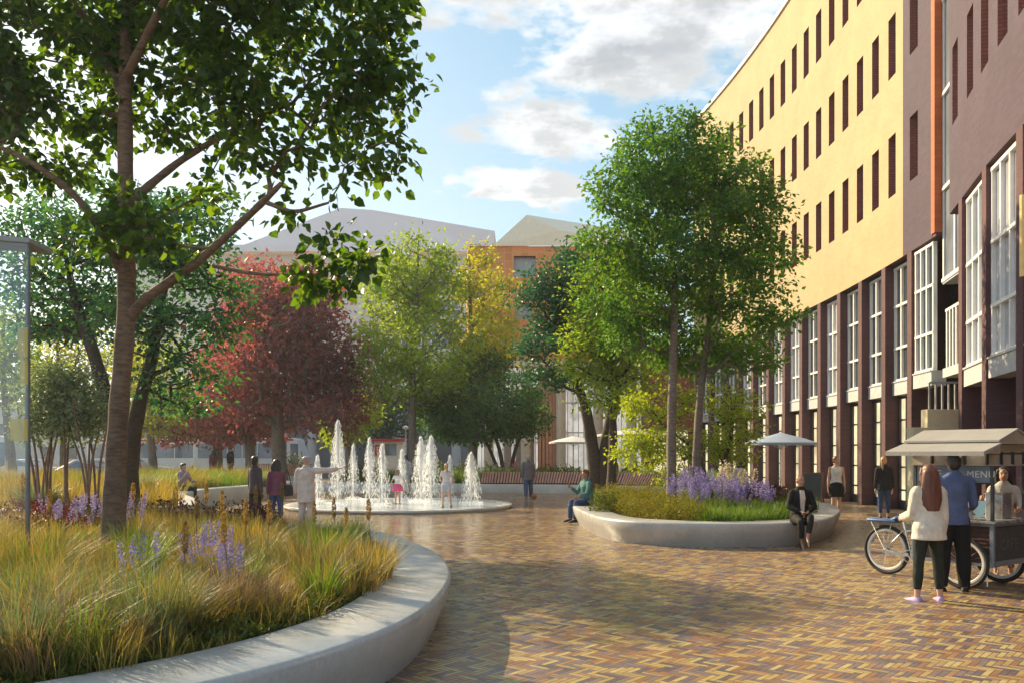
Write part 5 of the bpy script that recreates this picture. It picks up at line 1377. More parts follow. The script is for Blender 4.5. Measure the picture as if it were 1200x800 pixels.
def tuft_arrays(c, n, rad, h, lean=(.1, .8), w=.006, droop=.35, segs=4):
    r = rad * np.sqrt(rng.uniform(0, 1, n)); az = rng.uniform(0, 6.283, n)
    C = np.c_[c[0] + r * np.cos(az), c[1] + r * np.sin(az), np.full(n, c[2])]
    return blades(C, az + rng.normal(0, .5, n), rng.uniform(lean[0], lean[1], n), h * rng.uniform(.55, 1.1, n), w * rng.uniform(.7, 1.3, n), droop, segs)
def join(parts):
    Vs, Fs, o = [], [], 0
    for V, F_ in parts: Vs.append(V); Fs.append(F_ + o); o += len(V)
    return np.concatenate(Vs), np.concatenate(Fs)
def scatter(poly, n, cond=None):
    lo, hi = poly.min(0), poly.max(0); out = np.zeros((0, 2))
    while len(out) < n:
        p = rng.uniform(lo, hi, (n * 2, 2)); p = p[inside(poly, p)]
        if cond is not None: p = p[cond(p)]
        out = np.concatenate([out, p])
    return out[:n]
G_gold = leafmat('golden_grass', [(0.195, 0.15, 0.046), (0.286, 0.215, 0.065), (0.156, 0.15, 0.036), (0.338, 0.26, 0.091), (0.124, 0.13, 0.033), (0.221, 0.13, 0.065)], .45, (1.7, 1.5, .6), .5, patch=.55, pscale=.9)
G_green = leafmat('green_grass', [(0.075, 0.159, 0.025), (0.112, 0.201, 0.027), (0.15, 0.23, 0.037), (0.062, 0.129, 0.031)], .45, (1.7, 1.6, .5), .45)
G_blue = leafmat('blue_grass', [(0.121, 0.162, 0.095), (0.176, 0.216, 0.135), (0.23, 0.257, 0.162), (0.095, 0.135, 0.068)], .4, (1.4, 1.4, .8), .45)
G_tan = leafmat('tan_grass', [(0.231, 0.149, 0.088), (0.297, 0.209, 0.121), (0.176, 0.11, 0.072), (0.341, 0.253, 0.154)], .4, (1.4, 1.2, .8), .5)
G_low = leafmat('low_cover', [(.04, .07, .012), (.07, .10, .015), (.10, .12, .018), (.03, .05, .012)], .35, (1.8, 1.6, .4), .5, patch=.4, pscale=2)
G_red = leafmat('dark_red_leaf', [(.06, .018, .022), (.09, .024, .028), (.05, .022, .022), (.12, .04, .035)], .35, (1.6, .9, .8), .5)
G_yfl = leafmat('yellow_flowers', [(.22, .21, .018), (.11, .15, .018), (.30, .26, .02), (.07, .11, .015), (.26, .18, .018)], .4, (1.3, 1.2, .4), .5)
G_lil = leafmat('lilac_floret', [(.20, .16, .42), (.28, .22, .50), (.36, .31, .60), (.16, .13, .36), (.45, .40, .62)], .35, (1.2, 1.2, 1.2), .6)
G_plume = leafmat('golden_plume', [(.36, .26, .06), (.28, .20, .05), (.44, .33, .10), (.20, .12, .05)], .45, (1.3, 1.1, .6), .6)
G_white = leafmat('cream_plume', [(.55, .48, .38), (.62, .55, .44), (.46, .40, .30)], .45, (1.1, 1.1, 1.0), .6)
G_brown = leafmat('brown_plume', [(.26, .19, .07), (.32, .24, .09), (.22, .16, .06)], .4, (1.4, 1.1, .6), .6)

# the meadow mass of the foreground planter: one sheet of tussocks nobody could count
def hfield(p): return .58 + .30 * np.sin(p[:, 0] * 1.7 + 1) * np.sin(p[:, 1] * 1.3) + .12 * np.sin(p[:, 0] * 4.1 + p[:, 1] * 3.3)
vis = lambda p: (p[:, 0] > -.66 * p[:, 1] - .6)
def mass(name, label, poly, n_tuft, per, h, mat, z, cond=None, rad=.14, w=.007, lean=(.05, .55), hv=True, segs=3):
    P = scatter(poly, n_tuft, cond); hh = h * (hfield(P) / .62 if hv else np.ones(len(P))) * rng.uniform(.75, 1.2, len(P))
    n = n_tuft * per; k = np.repeat(np.arange(n_tuft), per)
    r = rad * np.sqrt(rng.uniform(0, 1, n)); az = rng.uniform(0, 6.283, n)
    C = np.c_[P[k, 0] + r * np.cos(az), P[k, 1] + r * np.sin(az), np.full(n, z)]
    V, F_ = blades(C, az + rng.normal(0, .7, n), rng.uniform(lean[0], lean[1], n), hh[k] * rng.uniform(.45, 1.1, n), w * rng.uniform(.7, 1.4, n), .3, segs)
    o = mesh_np(name, V, F_, mat); tag(o, label, name.replace('_', ' '), kind='stuff'); return o
def A_at(px, py, z=.75):
    D = (CAMH - z) / (py - HOR) * FPX
    return (gx(px, D), D, .42)
TU = [(165, 640, 430, .20, .75, G_green, 'tall bright green grass tuft just right of the leaning tree trunk'), (180, 695, 520, .20, .62, G_blue, 'grey-green rounded grass tuft in front of the middle lilac flowers'), (380, 632, 480, .22, .72, G_green, 'large yellow-green grass tuft near the right end of the foreground planter'),
      (155, 740, 170, .10, .46, G_tan, 'small straw coloured tuft at the rim, lower middle of the foreground planter'), (268, 705, 190, .10, .46, G_tan, 'straw coloured tuft right below the lilac spikes, at the rim'), (305, 695, 120, .09, .36, G_tan, 'smallest straw tuft, right of the one below the lilac spikes'),
      (20, 715, 420, .2, .66, G_blue, 'arching pale grass tuft at the lower left corner of the picture'), (60, 640, 360, .2, .7, G_gold, 'golden grass tuft left of the leaning trunk'), (55, 690, 300, .2, .6, G_gold, 'golden upright tuft between the corner tuft and the grey-green one'), (300, 625, 360, .2, .7, G_gold, 'pale golden tuft in the middle back of the foreground planter'),
      (235, 640, 300, .18, .62, G_gold, 'golden tuft behind the middle lilac spikes'), (440, 640, 320, .18, .58, G_gold, 'golden tuft at the very right tip of the foreground planter'), (400, 668, 260, .16, .45, G_tan, 'brownish tuft hugging the right inner rim of the foreground planter'), (90, 735, 240, .16, .5, G_tan, 'brownish tuft low at the left, near the rim')]
FLW = [(80, 628, 14, .3, .66, 'lilac flower clump farthest left behind the leaning trunk'), (110, 628, 15, .26, .70, 'lilac flower clump touching the left side of the leaning trunk'), (152, 627, 12, .2, .70, 'lilac flower clump on the right side of the leaning trunk'),
                               (232, 678, 9, .13, .62, 'lilac clump left of the tallest lilac spike in mid planter'), (252, 684, 8, .10, .58, 'lilac clump with the tallest spike in mid planter'), (268, 692, 8, .10, .50, 'short lilac clump to the right of the tallest spike'), (160, 690, 7, .18, .56, 'sparse lilac clump behind the grey-green tuft')]

EXT = []
_r = np.random.default_rng(3)
for q_ in range(64):
    px_ = float(_r.uniform(-10, 455)); py_ = float(_r.uniform(610, 745)) if px_ < 250 else float(_r.uniform(605, 690))
    m__ = [G_gold, G_tan, G_green, G_gold, G_blue, G_tan, G_green][q_ % 7]
    EXT.append((px_, py_, int(_r.uniform(160, 330)), float(_r.uniform(.1, .18)), float(_r.uniform(.38, .68)), m__))
KEEP = [(A_at(t[0], t[1], .8 if t[4] > .5 else .6), t[3] * .8 + .10) for t in TU] + [(A_at(t[0], t[1], .62), t[3] + .12) for t in FLW]
KXY = np.array([k[0][:2] for k in KEEP]); KR = np.array([k[1] for k in KEEP])
def free(p): return np.all(np.linalg.norm(p[:, None, :] - KXY[None], axis=2) > KR[None], axis=1)
innerA = inA
mass('meadow_grass', 'golden ornamental grass filling the foreground planter', innerA, 1350, 44, .42, G_gold, .42, lambda p: vis(p) & free(p), lean=(.05, .75))
def edge_cond(poly, dmax):
    def f(p):
        d = np.min(np.linalg.norm(poly[None, :, :] - p[:, None, :], axis=2), 1)
        return (d < dmax)
    return f
eA = edge_cond(innerA, .45)
def cover(name, label, poly, n, size, mat, z0, z1, cond=None, clump=.0):
    P = scatter(poly, n, cond)
    zz = z0 + (z1 - z0) * rng.uniform(0, 1, n) ** .8 * (.6 + .4 * np.sin(P[:, 0] * 5.1) * np.sin(P[:, 1] * 4.3))
    C = np.c_[P, zz]; Dr = rng.normal(0, 1, (n, 3)) + np.array([0, 0, .5]); Nr = rng.normal(0, .6, (n, 3)) + np.array([0, 0, 1])
    S_ = size * rng.uniform(.6, 1.3, n)
    o = leaf_mesh(name, C, Dr, Nr, S_, mat, None, .55); tag(o, label, name.replace('_', ' '), kind='stuff'); return o
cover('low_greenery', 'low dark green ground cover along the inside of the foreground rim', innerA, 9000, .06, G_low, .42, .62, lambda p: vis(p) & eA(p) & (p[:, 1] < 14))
cover('red_groundcover', 'band of dark red leaves behind the foreground grasses', innerA, 16000, .07, G_red, .42, .98, lambda p: (p[:, 1] > 13.6) & (p[:, 0] < -3.9) & vis(p))

def tuft(c, n, rad, h, mat, label, group, w=.007, lean=(.1, .9), name='grass_tuft', droop=.4):
    root_v, F_ = tuft_arrays((0, 0, 0), n, rad, h, lean, w, droop)
    o = mesh_np(name, root_v, F_, mat); o.location = c
    return tag(o, label, 'grass tuft', group)
for px, py, n, rad, h, m_, lab in TU: tuft(A_at(px, py, .8 if h > .5 else .6), n, rad, h, m_, lab, 'grass tufts of the foreground planter', w=.008)
for q_, (px, py, n, rad, h, m_) in enumerate(EXT):
    _a = A_at(px, py, .75)
    if not inside(innerA, np.array([[_a[0], _a[1]]]))[0] or np.min(np.linalg.norm(innerA - np.array(_a[:2]), axis=1)) < rad + .12: continue
    tuft(A_at(px, py, .75), n, rad, h, m_, ('golden' if m_ is G_gold else 'straw coloured' if m_ is G_tan else 'green' if m_ is G_green else 'grey-green') + ' grass tuft among its like in the foreground planter', 'grass tufts of the foreground planter', w=.008)
def spike_cloud(n, H, z0, r, mat_size, up=.7):
    s = rng.uniform(0, 1, n); th = rng.uniform(0, 6.28, n); rr = r * (np.sin(np.clip(s * .93 + .07, 0, 1) * math.pi) ** .7) * rng.uniform(.3, 1, n)
    C = np.c_[rr * np.cos(th), rr * np.sin(th), z0 + s * H]
    Dr = np.c_[np.cos(th), np.sin(th), np.full(n, up)] + rng.normal(0, .3, (n, 3))
    return C, Dr, rng.normal(0, 1, (n, 3)), mat_size * rng.uniform(.6, 1.3, n)
def flower_clump(c, nsp, rad, h, label, group, fl=.22, size=.022, mat=None, name='lavender_clump', cat='lavender', sr=.02, per=70, leafm=None):
    root = thing(name, label, cat, c, group=group)
    st = []; Cs, Ds, Ns, Ss = [], [], [], []
    for i in range(nsp):
        r = rad * math.sqrt(rng.uniform(0, 1)); a = rng.uniform(0, 6.28); x, y = r * math.cos(a), r * math.sin(a)
        hh = h * rng.uniform(.72, 1.08); lx, ly = x * .25 + rng.normal(0, .02), y * .25 + rng.normal(0, .02)
        st.append(blades(np.array([[x, y, 0]]), np.array([math.atan2(ly, lx)]), np.array([math.hypot(lx, ly) / hh]), np.array([hh]), np.array([.006]), .0, 2))
        C, Dr, Nr, S_ = spike_cloud(per, fl * rng.uniform(.8, 1.2), hh - fl * .55, sr, size)
        C[:, 0] += x + lx * ((C[:, 2] / hh) ** 1.7); C[:, 1] += y + ly * ((C[:, 2] / hh) ** 1.7)
        Cs.append(C); Ds.append(Dr); Ns.append(Nr); Ss.append(S_)
    st.append(tuft_arrays((0, 0, 0), nsp * 9, rad * 1.1, h * .55, (.1, .7), .007, .3, 3))
    V, F_ = join([s for s in st[:-1]]); mesh_np('stems', V, F_, leafm or G_green, root, world=False)
    V, F_ = st[-1]; mesh_np('leaves', V, F_, leafm or G_green, root, world=False)
    leaf_mesh('flower_spikes', np.concatenate(Cs), np.concatenate(Ds), np.concatenate(Ns), np.concatenate(Ss), mat or G_lil, root, .6).location = (0, 0, 0)
    return root
gF = 'lilac flower clumps of the foreground planter'
for px, py, n, rad, h, lab in FLW:
    flower_clump(A_at(px, py, .62), n, rad, h, lab, gF, sr=.022)
def plume(c, h, label, mat, fl=.25, r=.022, n=300):
    root = thing('plume_grass', label, 'plume grass', c, group='feathery seed plumes of the foreground planter')
    ln = float(rng.uniform(-.05, .12))
    az_ = rng.uniform(0, 6.28); tip = np.array([math.cos(az_) * ln * h, math.sin(az_) * ln * h, h])
    mb = MB(); mb.tube([(0, 0, 0), (tip[0] * .35, tip[1] * .35, h * .55), tuple(tip)], [.006, .005, .003], 5); mb.build('stem', G_tan, root)
    C, Dr, Nr, S_ = spike_cloud(n, fl, tip[2] - fl * .35, r, .03, 1.8); C[:, :2] += tip[:2]
    leaf_mesh('plume', C, Dr, Nr, S_, mat, root, .32).location = (0, 0, 0)
PL = [(205, 617, .95, G_plume, 'golden seed plume right of the leaning trunk'), (243, 612, .98, G_plume, 'golden seed plume highest above the middle of the planter'), (230, 625, .85, G_brown, 'dark seed plume beside the golden one in the middle'), (258, 618, .9, G_plume, 'golden seed plume just right of the middle plumes'),
      (288, 640, .9, G_brown, 'dark brown seed plume below the middle plumes'), (312, 640, .88, G_brown, 'broad dark brown seed plume in mid planter'), (270, 660, .85, G_plume, 'golden seed plume above the lilac spikes'), (213, 668, .8, G_brown, 'brown seed plume left of the lilac spikes'),
      (370, 618, .72, G_plume, 'golden seed plume in front of the fountain basin'), (395, 618, .78, G_brown, 'thin dark seed plume in front of the fountain basin'), (406, 622, .66, G_plume, 'small golden seed plume right of the thin dark one'), (435, 622, .8, G_plume, 'golden seed plume at the right tip of the planter'),
      (55, 618, .9, G_plume, 'golden seed plume left of the lilac flowers, by the glass corner'), (25, 615, 1.15, G_plume, 'tall straw plume behind the glass at the left edge'), (152, 608, .95, G_plume, 'golden seed plume touching the right of the leaning trunk'), (330, 606, .95, G_brown, 'dark seed plume before the woman in pink top'), (300, 606, .9, G_plume, 'golden seed plume before the man in dark waistcoat')]
for px, py, h, m_, lab in PL: plume(A_at(px, py, .85), h * .80, lab, m_)

# round planter
zB = .40
cover('flower_cover', 'low yellow flowering ground cover at the left of the round planter', inB, 26000, .045, G_yfl, zB, zB + .62, lambda p: (p[:, 0] < 3.9 + .4 * np.sin(p[:, 1] * 3)))
cover('low_greenery', 'low green ground cover at the right of the round planter', inB, 9000, .05, G_low, zB, zB + .25, lambda p: (p[:, 0] > 3.2))
mass('planter_grass', 'green grass along the front of the round planter', inB, 420, 34, .36, G_green, zB, lambda p: (p[:, 1] < 19.5) & (p[:, 0] > 3.7), hv=False, w=.009)
mass('planter_grass', 'green grass at the back of the round planter', inB, 300, 30, .4, G_green, zB, lambda p: (p[:, 1] > 20.5), hv=False, w=.01)
gB = 'lilac flower clumps of the round planter'
def B_at(px, D): return (gx(px, D), D, zB)
for px, D, n, rad, h, lab in [(795, 18.6, 22, .26, .78, 'lilac clump at the foot of the left slim trunk'), (812, 19.0, 24, .26, .86, 'lilac clump between the two slim trunks'), (830, 18.8, 24, .28, .84, 'lilac clump right of the leaning slim trunk'), (846, 18.2, 22, .26, .74, 'lilac clump in front of the cream plumes'), (820, 18.0, 18, .25, .62, 'short lilac clump in front of the slim trunks'), (862, 18.9, 18, .24, .70, 'lilac clump below the cream plumes, facing the cart'), (892, 17.8, 20, .22, .66, 'lilac clump apart at the right, near the seated woman'), (870, 18.1, 14, .22, .55, 'low sparse lilac clump between the big mass and the separate one')]:
    flower_clump(B_at(px, D), n, rad, h, lab, gB, .30, .035, sr=.032, per=55, leafm=G_green)
for px, D, lab in [(842, 19.6, 'cream plume clump behind the lilac mass'), (858, 19.8, 'cream plume clump in the middle of the lilac mass back'), (873, 19.7, 'cream plume clump below the woman in white shirt')]:
    flower_clump(B_at(px, D), 8, .22, .95, lab, 'cream plume clumps of the round planter', .34, .05, G_white, 'cream_plume_grass', 'plume grass', .05, 60, G_tan)
def bush(c, r, mat, n, size, label, group=None, name='shrub', flat=.8):
    u = unit(rng.normal(size=(n, 3))) * (rng.uniform(0, 1, (n, 1)) ** .33); u[:, 2] = np.abs(u[:, 2])
    u *= (1 + .22 * np.sin(u[:, :1] * 9 + 1) * np.sin(u[:, 1:2] * 8))
    C = u * np.array([r[0], r[1], r[2]])
    o = leaf_mesh(name, C, u + rng.normal(0, .5, (n, 3)), rng.normal(0, .7, (n, 3)) + np.array([0, 0, 1]), size * rng.uniform(.6, 1.3, n), mat, None, .55)
    o.location = c
    return tag(o, label, 'shrub', group)
for px, D, lab in [(890, 20.6, 'dark red leafy shrub behind the separate lilac clump'), (912, 20.2, 'dark red leafy shrub nearest the seated woman in dark suit'), (872, 21.2, 'dark red leafy shrub below the woman in white shirt')]:
    bush(B_at(px, D), (.5, .5, .62), G_red, 1500, .07, lab, 'dark red shrubs of the round planter')
for px, D, lab in [(930, 19.2, 'small green shrub right behind the seated woman'), (712, 19.6, 'olive shrub at the left inner rim of the round planter')]:
    bush(B_at(px, D), (.45, .45, .5), G_low, 1300, .06, lab, 'green shrubs of the round planter')
# bed on the left and behind the bench
mass('bed_grass', 'mixed grass of the big left bed', inC, 1500, 30, .62, G_gold, .5, lambda p: p[:, 0] > -.66 * p[:, 1], rad=.2, w=.016)
mass('bed_grass', 'bright green grass at the right end of the big left bed', inC, 620, 34, .62, G_green, .5, lambda p: (p[:, 1] > 29) & (p[:, 0] > -17), rad=.22, w=.018, hv=False)
for px, D, r, m_, lab in [(160, 24, .8, G_blue, 'pale grey-green mound of fine grass right of the dark tree'), (188, 27, .7, G_green, 'bright green grass mound beside the seated man in mauve'), (45, 18.9, .7, G_blue, 'grey-blue grass mound seen beside the glass corner'), (310, 33, .6, G_blue, 'blue-grey tuft at the rim behind the man in waistcoat')]:
    tuft((gx(px, D), D, .5), 700, r * .45, r * 1.1, m_, lab, 'large grass mounds of the left bed', .016, (.1, .9), 'grass_mound')
bed = np.array(smooth_closed([(-9, 43), (-6, 42), (-2, 41), (2, 40.4), (6, 39), (9, 37), (10, 40), (6, 43), (0, 46), (-8, 47)], 6))
mb = MB(); mb.prism([tuple(p) for p in bed], .0, .3); tag(mb.build('flower_bed', M_soil, smooth=0), None, None, kind='structure')
mass('hedge_grass', 'clipped green grass hedge behind the curved bench', bed, 900, 30, .75, G_green, .3, lambda p: p[:, 1] < 43.5, rad=.25, w=.02, hv=False)
k = 0
for px, D, rx, h, m_, lab in [(432, 44, .9, 1.0, G_low, 'round green shrub seen between the left fountain jets'), (512, 44, 1.1, 1.1, G_low, 'dark green shrub behind the girl in shorts'), (575, 41.6, .8, .95, G_silv if False else L_silver, 'pale silvery shrub at the left end of the slatted back'), (600, 42, .9, .85, L_silver, 'pale silvery shrub behind the walking man'), (640, 42, 1.0, .8, G_low, 'olive shrub behind the slatted back, right of the walking man'), (345, 52, 1.1, 1.5, G_low, 'round dark shrub between the copper tree and the pointing man'), (665, 41.5, 1.0, .85, G_low, 'olive shrub behind the right end of the slatted back'), (545, 43.5, .8, 1.0, G_low, 'green shrub behind the rightmost fountain jet')]:
    bush((gx(px, D), D, .3), (rx, rx, h), m_, 1100, .13, lab, 'shrubs behind the curved bench')
# ------------------------------------------------------------------ cargo tricycle coffee cart
U_ = Vector((.574, -.819, 0)); FC = Vector((6.27, 11.39, 0))
cart = thing('coffee_cart', 'three-wheeled coffee cart with white two-tier awning, menu board and dark red box', 'food cart', tuple(FC), R(-145))
# local: +Y toward the front of the trike, +X toward the waiting couple
M_tyre = M('tyre', (.018, .018, .019), .75, .2, 20); M_rim = M('white_rim', (.70, .69, .66), .35, .06)
M_red = M('oxblood_panel', (.085, .03, .03), .5, .25, 12, .2, 60); M_char = M('charcoal_panel', (.05, .052, .052), .6, .15)
M_awn = M('pale_canvas', (.29, .28, .265), .75, .08, 3, .2, 30); M_taupe = M('taupe_valance', (.30, .25, .20), .7, .12)
M_blue = M('blue_vinyl', (.05, .11, .28), .45, .2)
M_steel = M('brushed_steel', (.55, .55, .56), .32, .1, metal=.9)
def wheel(x, y, r, parent):
    w_ = MB(); w_.torus((x, y, r), (1, 0, 0), r - .028, .028, 44, 8)
    o = w_.build('wheel', M_tyre, parent)
    m = MB(); m.torus((x, y, r), (1, 0, 0), r - .072, .024, 44, 6, sy=.8); m.build('rim', M_rim, o)
    m = MB()
    m.tube([(x - .05, y, r), (x + .05, y, r)], .025, 10)
    for i in range(18):
        a = 2 * math.pi * i / 18; sx = .03 * (1 if i % 2 else -1)
        m.bar((x + sx, y + .02 * math.cos(a + 1), r + .02 * math.sin(a + 1)), (x, y + (r - .075) * math.cos(a), r + (r - .075) * math.sin(a)), .004)
    m.build('spokes', M_steel, o, smooth=0)
wheel(.50, 0, .345, cart); wheel(-.50, 0, .345, cart); wheel(0, -1.36, .36, cart)
mb = MB(); mb.box((0, -.17, .60), (.86, 1.02, .50)); body = mb.build('box', M_red, cart, bevel=.008)
mb = MB()
for x in (-.44, .44):
    for y in (-.69, .35): mb.box((x, y, .60), (.05, .05, .56))
mb.box((0, -.17, .335), (.92, 1.08, .04)); mb.box((.44, -.17, .85), (.05, 1.0, .04)); mb.box((-.44, -.17, .85), (.05, 1.0, .04)); mb.box((0, .352, .85), (.84, .05, .04)); mb.box((0, .352, .36), (.84, .05, .05))
mb.build('box_frame', M('blue_grey_metal', (.22, .26, .31), .4, .12, metal=.4), cart, smooth=0, bevel=.004)
mb = MB()
for i in range(9): mb.box((.433, -.17, .40 + i * .05), (.012, .96, .006))
mb.build('panel_groove', M_dark, body, smooth=0)
mb = MB(); mb.box((0, .345, .60), (.82, .03, .44)); mb.build('front_panel', M_char, cart, bevel=.004)
mb = MB(); mb.box((0, -.17, .885), (1.0, 1.16, .035)); mb.build('counter', M('counter_metal', (.34, .36, .38), .3, .15, metal=.5), cart, bevel=.006)
mb = MB()
for x in (-.42, .42):
    for y in (-.68, .34): mb.box((x, y, 1.33), (.035, .035, .88))
for x in (-.42, .42): mb.box((x, -.17, 1.76), (.03, 1.02, .03))
for y in (-.68, .34): mb.box((0, y, 1.76), (.84, .03, .03))
mb.build('post', M('dark_post', (.05, .055, .065), .4, .2), cart, smooth=0)
# awning: upper roof, lower flap each side, valance below
mb = MB()
Y0, Y1 = -.80, .46
for sx in (-1, 1):
    mb.add([(0, Y0, 2.09), (0, Y1, 2.09), (sx * .50, Y1, 1.935), (sx * .50, Y0, 1.935), (0, Y0, 2.07), (0, Y1, 2.07), (sx * .50, Y1, 1.91), (sx * .50, Y0, 1.91)], [[0, 1, 2, 3], [4, 7, 6, 5], [3, 2, 6, 7], [1, 5, 6, 2], [0, 3, 7, 4]])
aw = mb.build('awning', M_awn, cart, smooth=0)
mb = MB()
for sx in (-1, 1):
    mb.add([(sx * .46, Y0 - .02, 1.905), (sx * .46, Y1 + .02, 1.905), (sx * .92, Y1 + .02, 1.79), (sx * .92, Y0 - .02, 1.79), (sx * .46, Y0 - .02, 1.885), (sx * .46, Y1 + .02, 1.885), (sx * .92, Y1 + .02, 1.735), (sx * .92, Y0 - .02, 1.735)], [[0, 1, 2, 3], [4, 7, 6, 5], [3, 2, 6, 7], [1, 5, 6, 2], [0, 3, 7, 4]])
mb.build('awning_flap', M_awn, cart, smooth=0)
for y, yy in ((Y1 - .02, Y1), (Y0 + .02, Y0)):          # closed gable ends
    mb = MB(); mb.add([(-.48, y, 1.90), (.48, y, 1.90), (0, y, 2.06)], [[0, 1, 2]])
    mb.box((0, y, 1.893), (.96, .012, .014)); mb.build('gable', M_taupe, cart, smooth=0)
    for sx in (-1, 1):
        mb = MB(); mb.add([(sx * .47, yy, 1.88), (sx * .90, yy, 1.76), (sx * .47, yy, 1.76)], [[0, 1, 2]]); mb.build('flap_cheek', M_taupe, cart, smooth=0)
mb = MB()
for x in (-.445, .445): mb.box((x, -.17, 1.685), (.02, 1.06, .13))
for y in (-.70, .365): mb.box((0, y, 1.685), (.88, .02, .13))
for x in (-.46, .46): mb.box((x, -.17, 1.615), (.05, 1.10, .02))
for y in (-.71, .38): mb.box((0, y, 1.615), (.92, .05, .02))
mb.build('valance', M_taupe, cart, smooth=0)
mb = MB()
for y in (-.42, .02, .30): MB().box((.475, y, 1.70), (.04, .02, .17)).build('bracket', M_dark, cart, smooth=0)
for x in (-.3, .0, .3): MB().box((x, .39, 1.70), (.02, .04, .17)).build('bracket', M_dark, cart, smooth=0)
M_lamp = M('lamp_glow', (1, .95, .85), .4, 0, emit=(1, .93, .80), es=9)
for y in (-.46, .14):
    mb = MB(); mb.ell((.60, y, 1.79), (.035, .035, .02), 10, 6); mb.build('spotlight', M_lamp, cart)
mb = MB(); mb.box((.415, -.17, 1.495), (.03, .96, .215)); mbd = mb.build('menu_board', M('menu_blue', (.16, .21, .27), .5, .1), cart)
mb = MB()
for z in (1.38, 1.61): mb.box((.415, -.17, z), (.045, 1.0, .018))
mb.build('board_frame', M_dark, mbd, smooth=0)
M_txt = M('pale_lettering', (.62, .66, .70), .5, 0)
def letters(txt, loc, rot, size, mat, parent, name='lettering'):
    cu = bpy.data.curves.new(name, 'FONT'); cu.body = txt; cu.size = size; cu.extrude = .002; cu.space_character = 1.08; cu.resolution_u = 2
    o = bpy.data.objects.new(name, cu); COL.objects.link(o)
    dg = bpy.context.evaluated_depsgraph_get()
    me = bpy.data.meshes.new_from_object(o.evaluated_get(dg)); bpy.data.objects.remove(o)
    me.materials.clear(); me.materials.append(mat)
    o = bpy.data.objects.new(name, me); COL.objects.link(o); o.parent = parent; o.location = loc; o.rotation_euler = rot
    return o
# text reads along local -Y -> +Y seen from +X : direction of reading is from rear (left) to front (right)
letters('MENU', (.434, .02, 1.455), (R(90), 0, R(90)), .125, M_txt, mbd)
letters('CAFE', (.434, -.62, 1.455), (R(90), 0, R(90)), .125, M_txt, mbd)
letters('CAFE', (.28, .363, .52), (R(90), 0, R(180)), .20, M('dark_lettering', (.085, .088, .09), .5, 0), cart)
# bike frame
mb = MB()
bb = Vector((0, -.98, .30)); seat = Vector((0, -1.10, .78)); ax_ = Vector((0, -1.36, .36)); hd_ = Vector((0, -.74, .72))
for sx in (-.05, .05):
    mb.tube([ax_ + Vector((sx, 0, 0)), bb + Vector((sx * .6, 0, 0))], .010, 6); mb.tube([ax_ + Vector((sx, 0, 0)), seat + Vector((sx * .4, .01, -.12))], .008, 6)
    mb.tube([ax_ + Vector((sx, 0, 0)), (sx * 1.5, -1.56, .76)], .006, 6); mb.tube([ax_ + Vector((sx, 0, 0)), (sx * 1.5, -1.24, .75)], .006, 6)
mb.tube([bb, seat], .015, 8); mb.tube([bb, (0, -.70, .40)], .018, 8); mb.tube([seat + Vector((0, .02, -.14)), hd_], .014, 8)
mb.tube([(0, -.72, .34), (0, -.72, .92)], .016, 8)
mb.build('bike_frame', M_alu, cart)
mb = MB(); mb.box((0, -1.40, .785), (.20, .46, .05)); mb.build('rear_rack_pad', M_blue, cart, bevel=.02)
mb = MB(); mb.tube([(0, -1.28, .80), (0, -1.18, .835), (0, -1.05, .825), (0, -.93, .83)], [.05, .085, .055, .02], 12, ry=.45); mb.build('saddle', M_blue, cart)
mb = MB(); mb.tube([(0, -.72, .90), (0, -.74, 1.0), (.0, -.82, 1.05)], .014, 8); mb.tube([(-.26, -.92, 1.03), (-.2, -.84, 1.05), (0, -.80, 1.06), (.2, -.84, 1.05), (.26, -.92, 1.03)], .012, 8); mb.build('handlebar', M_dark, cart)
mb = MB(); mb.torus(bb + Vector((.06, 0, 0)), (1, 0, 0), .085, .010, 20, 6); mb.bar(bb + Vector((.07, 0, 0)), bb + Vector((.08, .12, -.10)), .02); mb.box(bb + Vector((.13, .12, -.10)), (.10, .07, .02)); mb.bar(bb - Vector((.07, 0, 0)), bb + Vector((-.08, -.12, .10)), .02); mb.box(bb + Vector((-.13, -.12, .10)), (.10, .07, .02))
mb.box(bb + Vector((.065, -.19, .02)), (.012, .36, .05)); mb.build('crank', M_steel, cart)
mb = MB()
for y in (-.62, .24):
    mb.tube([(.38, y, .33), (.41, y + .03, .06)], .012, 6)
mb.tube([(-.5, 0, .345), (.5, 0, .345)], .018, 8); mb.build('axle', M_steel, cart)
# things on the counter
def cpt(x, y, z):
    return tuple(cart_m @ Vector((x, y, z)))
cart_m = Matrix.Translation(FC) @ Matrix.Rotation(R(-145), 4, 'Z')
def canister(x, y, c, lab, h=.24, r=.055):
    root = thing('canister', lab, 'canister', cpt(x, y, .903), group='canisters on the cart counter')
    mb = MB(); mb.lathe([(r, 0), (r, h - .02), (r * .95, h - .015)], n=18); mb.build('body', M('can_' + lab[:5], c, .35, .08), root)
    mb = MB(); mb.lathe([(r * 1.03, h - .014), (r * 1.03, h + .012), (r * .3, h + .018), (r * .25, h + .03)], n=18); mb.build('lid', M_steel, root)
canister(.34, -.12, (.50, .46, .45), 'white canister leftmost on the cart counter behind the man in denim'); canister(.34, .0, (.55, .52, .50), 'cream canister between the other two on the cart counter')
sg = thing('price_tag_stand', 'light blue pointed paper banner standing on the cart counter', 'sign', cpt(.39, .16, .903))
mb = MB(); mb.add([(-.005, -.075, .25), (-.005, .075, .25), (-.005, .075, .10), (-.005, 0, .02), (-.005, -.075, .10), (.005, -.075, .25), (.005, .075, .25), (.005, .075, .10), (.005, 0, .02), (.005, -.075, .10)], [[0, 1, 2, 3, 4], [9, 8, 7, 6, 5], [0, 5, 6, 1], [1, 6, 7, 2], [2, 7, 8, 3], [3, 8, 9, 4], [4, 9, 5, 0]])
